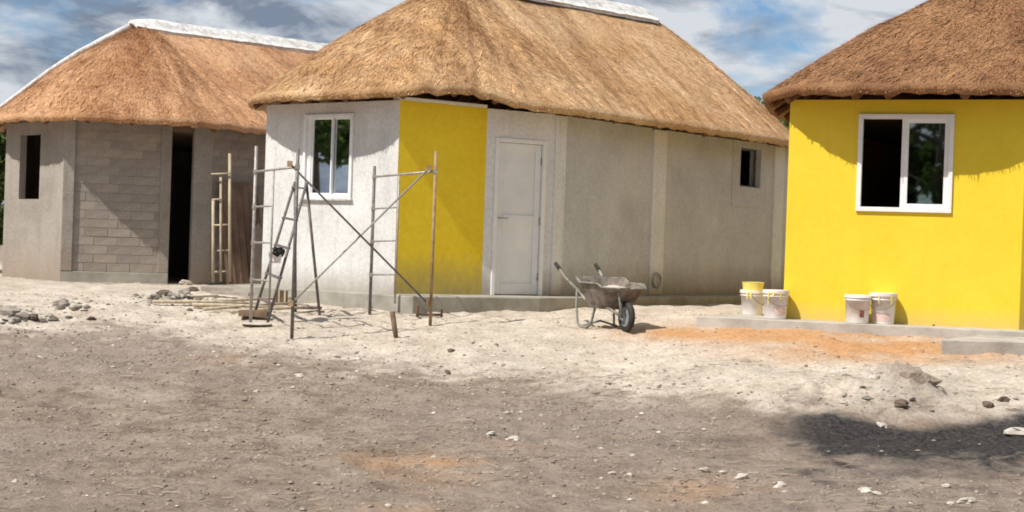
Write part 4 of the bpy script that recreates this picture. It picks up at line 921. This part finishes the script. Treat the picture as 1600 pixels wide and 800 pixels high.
# ------------------------------------------------------------------ trees
def tree(base, h, rad, crown0, label, seed, mat='leaf', nl=9000, cat='tree', name='tree', ls=.11, group=None, hang=0):
    er = np.random.default_rng(seed); random.seed(seed); t = thing(name, base, label, cat, group); mb = MB(); B0 = Vector(base)
    mb.tube([B0-up*.2, B0+Vector((.1, .05, h*.3)), B0+Vector((-.05, .1, h*.6)), B0+Vector((.0, 0, h*.9))], [h*.032, h*.025, h*.016, h*.006], 10)
    ends = []
    for i in range(11):
        a = i*2.4+er.random(); z0 = h*(crown0*.8+(1-crown0)*.75*er.random()); el = er.uniform(.1, .6); rr = rad*er.uniform(.55, .95)
        p0 = B0+up*z0; p1 = p0+Vector((math.cos(a)*rr*.5, math.sin(a)*rr*.5, rr*.5*el)); p2 = p0+Vector((math.cos(a)*rr, math.sin(a)*rr, rr*el))
        mb.tube([p0, p1, p2], [h*.012, h*.008, h*.003], 6); ends += [p1, p2, p1.lerp(p2, .5)]
    obj('trunk', mb, M['bark'], t, smooth=True)
    cl = []
    for i in range(46):
        e = random.choice(ends); cl.append((np.array(e)+er.normal(0, rad*.17, 3), rad*er.uniform(.12, .28)))
    idx_ = er.integers(0, len(cl), nl); C0 = np.array([c[0] for c in cl])[idx_]; Rr = np.array([c[1] for c in cl])[idx_]
    d = er.normal(0, 1, (nl, 3)); d /= np.linalg.norm(d, axis=1)[:, None]; pos = C0+d*(Rr*er.random(nl)**.4)[:, None]; pos[:, 2] -= hang*er.random(nl)**2
    pos[:, 2] = np.maximum(pos[:, 2], B0.z+.05)
    a1 = er.normal(0, 1, (nl, 3)); a1 /= np.linalg.norm(a1, axis=1)[:, None]; b1_ = np.cross(a1, er.normal(0, 1, (nl, 3))); b1_ /= np.linalg.norm(b1_, axis=1)[:, None]; s = (ls*er.uniform(.5, 1.2, nl))[:, None]
    VV = np.stack([pos-a1*s, pos+b1_*s*.4, pos+a1*s, pos-b1_*s*.4], 1).reshape(-1, 3)-np.array(base)
    npmesh('crown', VV, np.arange(nl*4).reshape(-1, 4), M[mat], t); return t
tree(gp(-9.75, 25.2), 2.6, 1.1, .12, 'green bushy tree showing past the left edge of the block hut', 3, 'leaf', 14000)
tree(gp(-11.5, 24.0), 2.2, 1.1, .1, 'lower green bush at the outer side of the block hut', 13, 'leaf', 9000, 'bush', 'bush')
tree(gp(7.75, 41.0), 5.35, 1.9, .35, 'distant green tree seen in the gap between white hut and yellow hut roofs', 5, 'leaf', 6000)
tree(gp(10.5, 43.0), 4.9, 1.9, .35, 'second distant tree behind the yellow hut', 6, 'leaf', 5000)
RT = 'trees around the open yard'
tree(gp(-17.0, 15.2), 7.0, 3.2, .52, 'spreading tree beyond the yard mirrored in the white hut window', 21, 'leaf', 7000, ls=.2, group=RT)
tree(gp(-20.5, 19.0), 6.5, 3.0, .4, 'dense tree standing left of the huts', 22, 'leaf_dark', 12000, ls=.2, group=RT)
for i, (x, y, hh, rr) in enumerate(((-4.4, -9, 6.5, 3.3), (-8.5, -6.5, 5.8, 3.0), (-1, -13, 7.2, 3.6), (-7, -13, 7.6, 3.6), (3.5, -12, 6, 3.2))):
    tree(gp(x, y), hh, rr, .15, ['leafy tree mirrored in the yellow hut window', 'low tree left of the mirrored one', 'tall tree farther back across the yard', 'tallest tree across the yard', 'tree across the yard to the east'][i], 31+i, 'leaf', 12000, ls=.17, group=RT)

# far scrub closing the view beyond the huts
er = np.random.default_rng(404); nc = 260; cx = er.uniform(-95, 110, nc); cy = er.uniform(62, 100, nc); cr = er.uniform(1.2, 2.6, nc)
nl = 42000; k_ = er.integers(0, nc, nl); d = er.normal(0, 1, (nl, 3)); d /= np.linalg.norm(d, axis=1)[:, None]; d[:, 2] = np.abs(d[:, 2])
pos = np.stack([cx[k_], cy[k_], ground(cx[k_], cy[k_])], -1)+d*(cr[k_]*er.random(nl)**.35)[:, None]*np.array([1.5, 1.2, 1.25])
a1 = er.normal(0, 1, (nl, 3)); a1 /= np.linalg.norm(a1, axis=1)[:, None]; b1_ = np.cross(a1, er.normal(0, 1, (nl, 3))); b1_ /= np.linalg.norm(b1_, axis=1)[:, None]; sz = er.uniform(.12, .3, nl)[:, None]
VV = np.stack([pos-a1*sz, pos+b1_*sz*.5, pos+a1*sz, pos-b1_*sz*.5], 1).reshape(-1, 3)
o = npmesh('scrub', VV, np.arange(nl*4).reshape(-1, 4), M['leaf'], kind='stuff'); o['label'] = 'low green scrub far beyond the huts'; o['category'] = 'scrub'
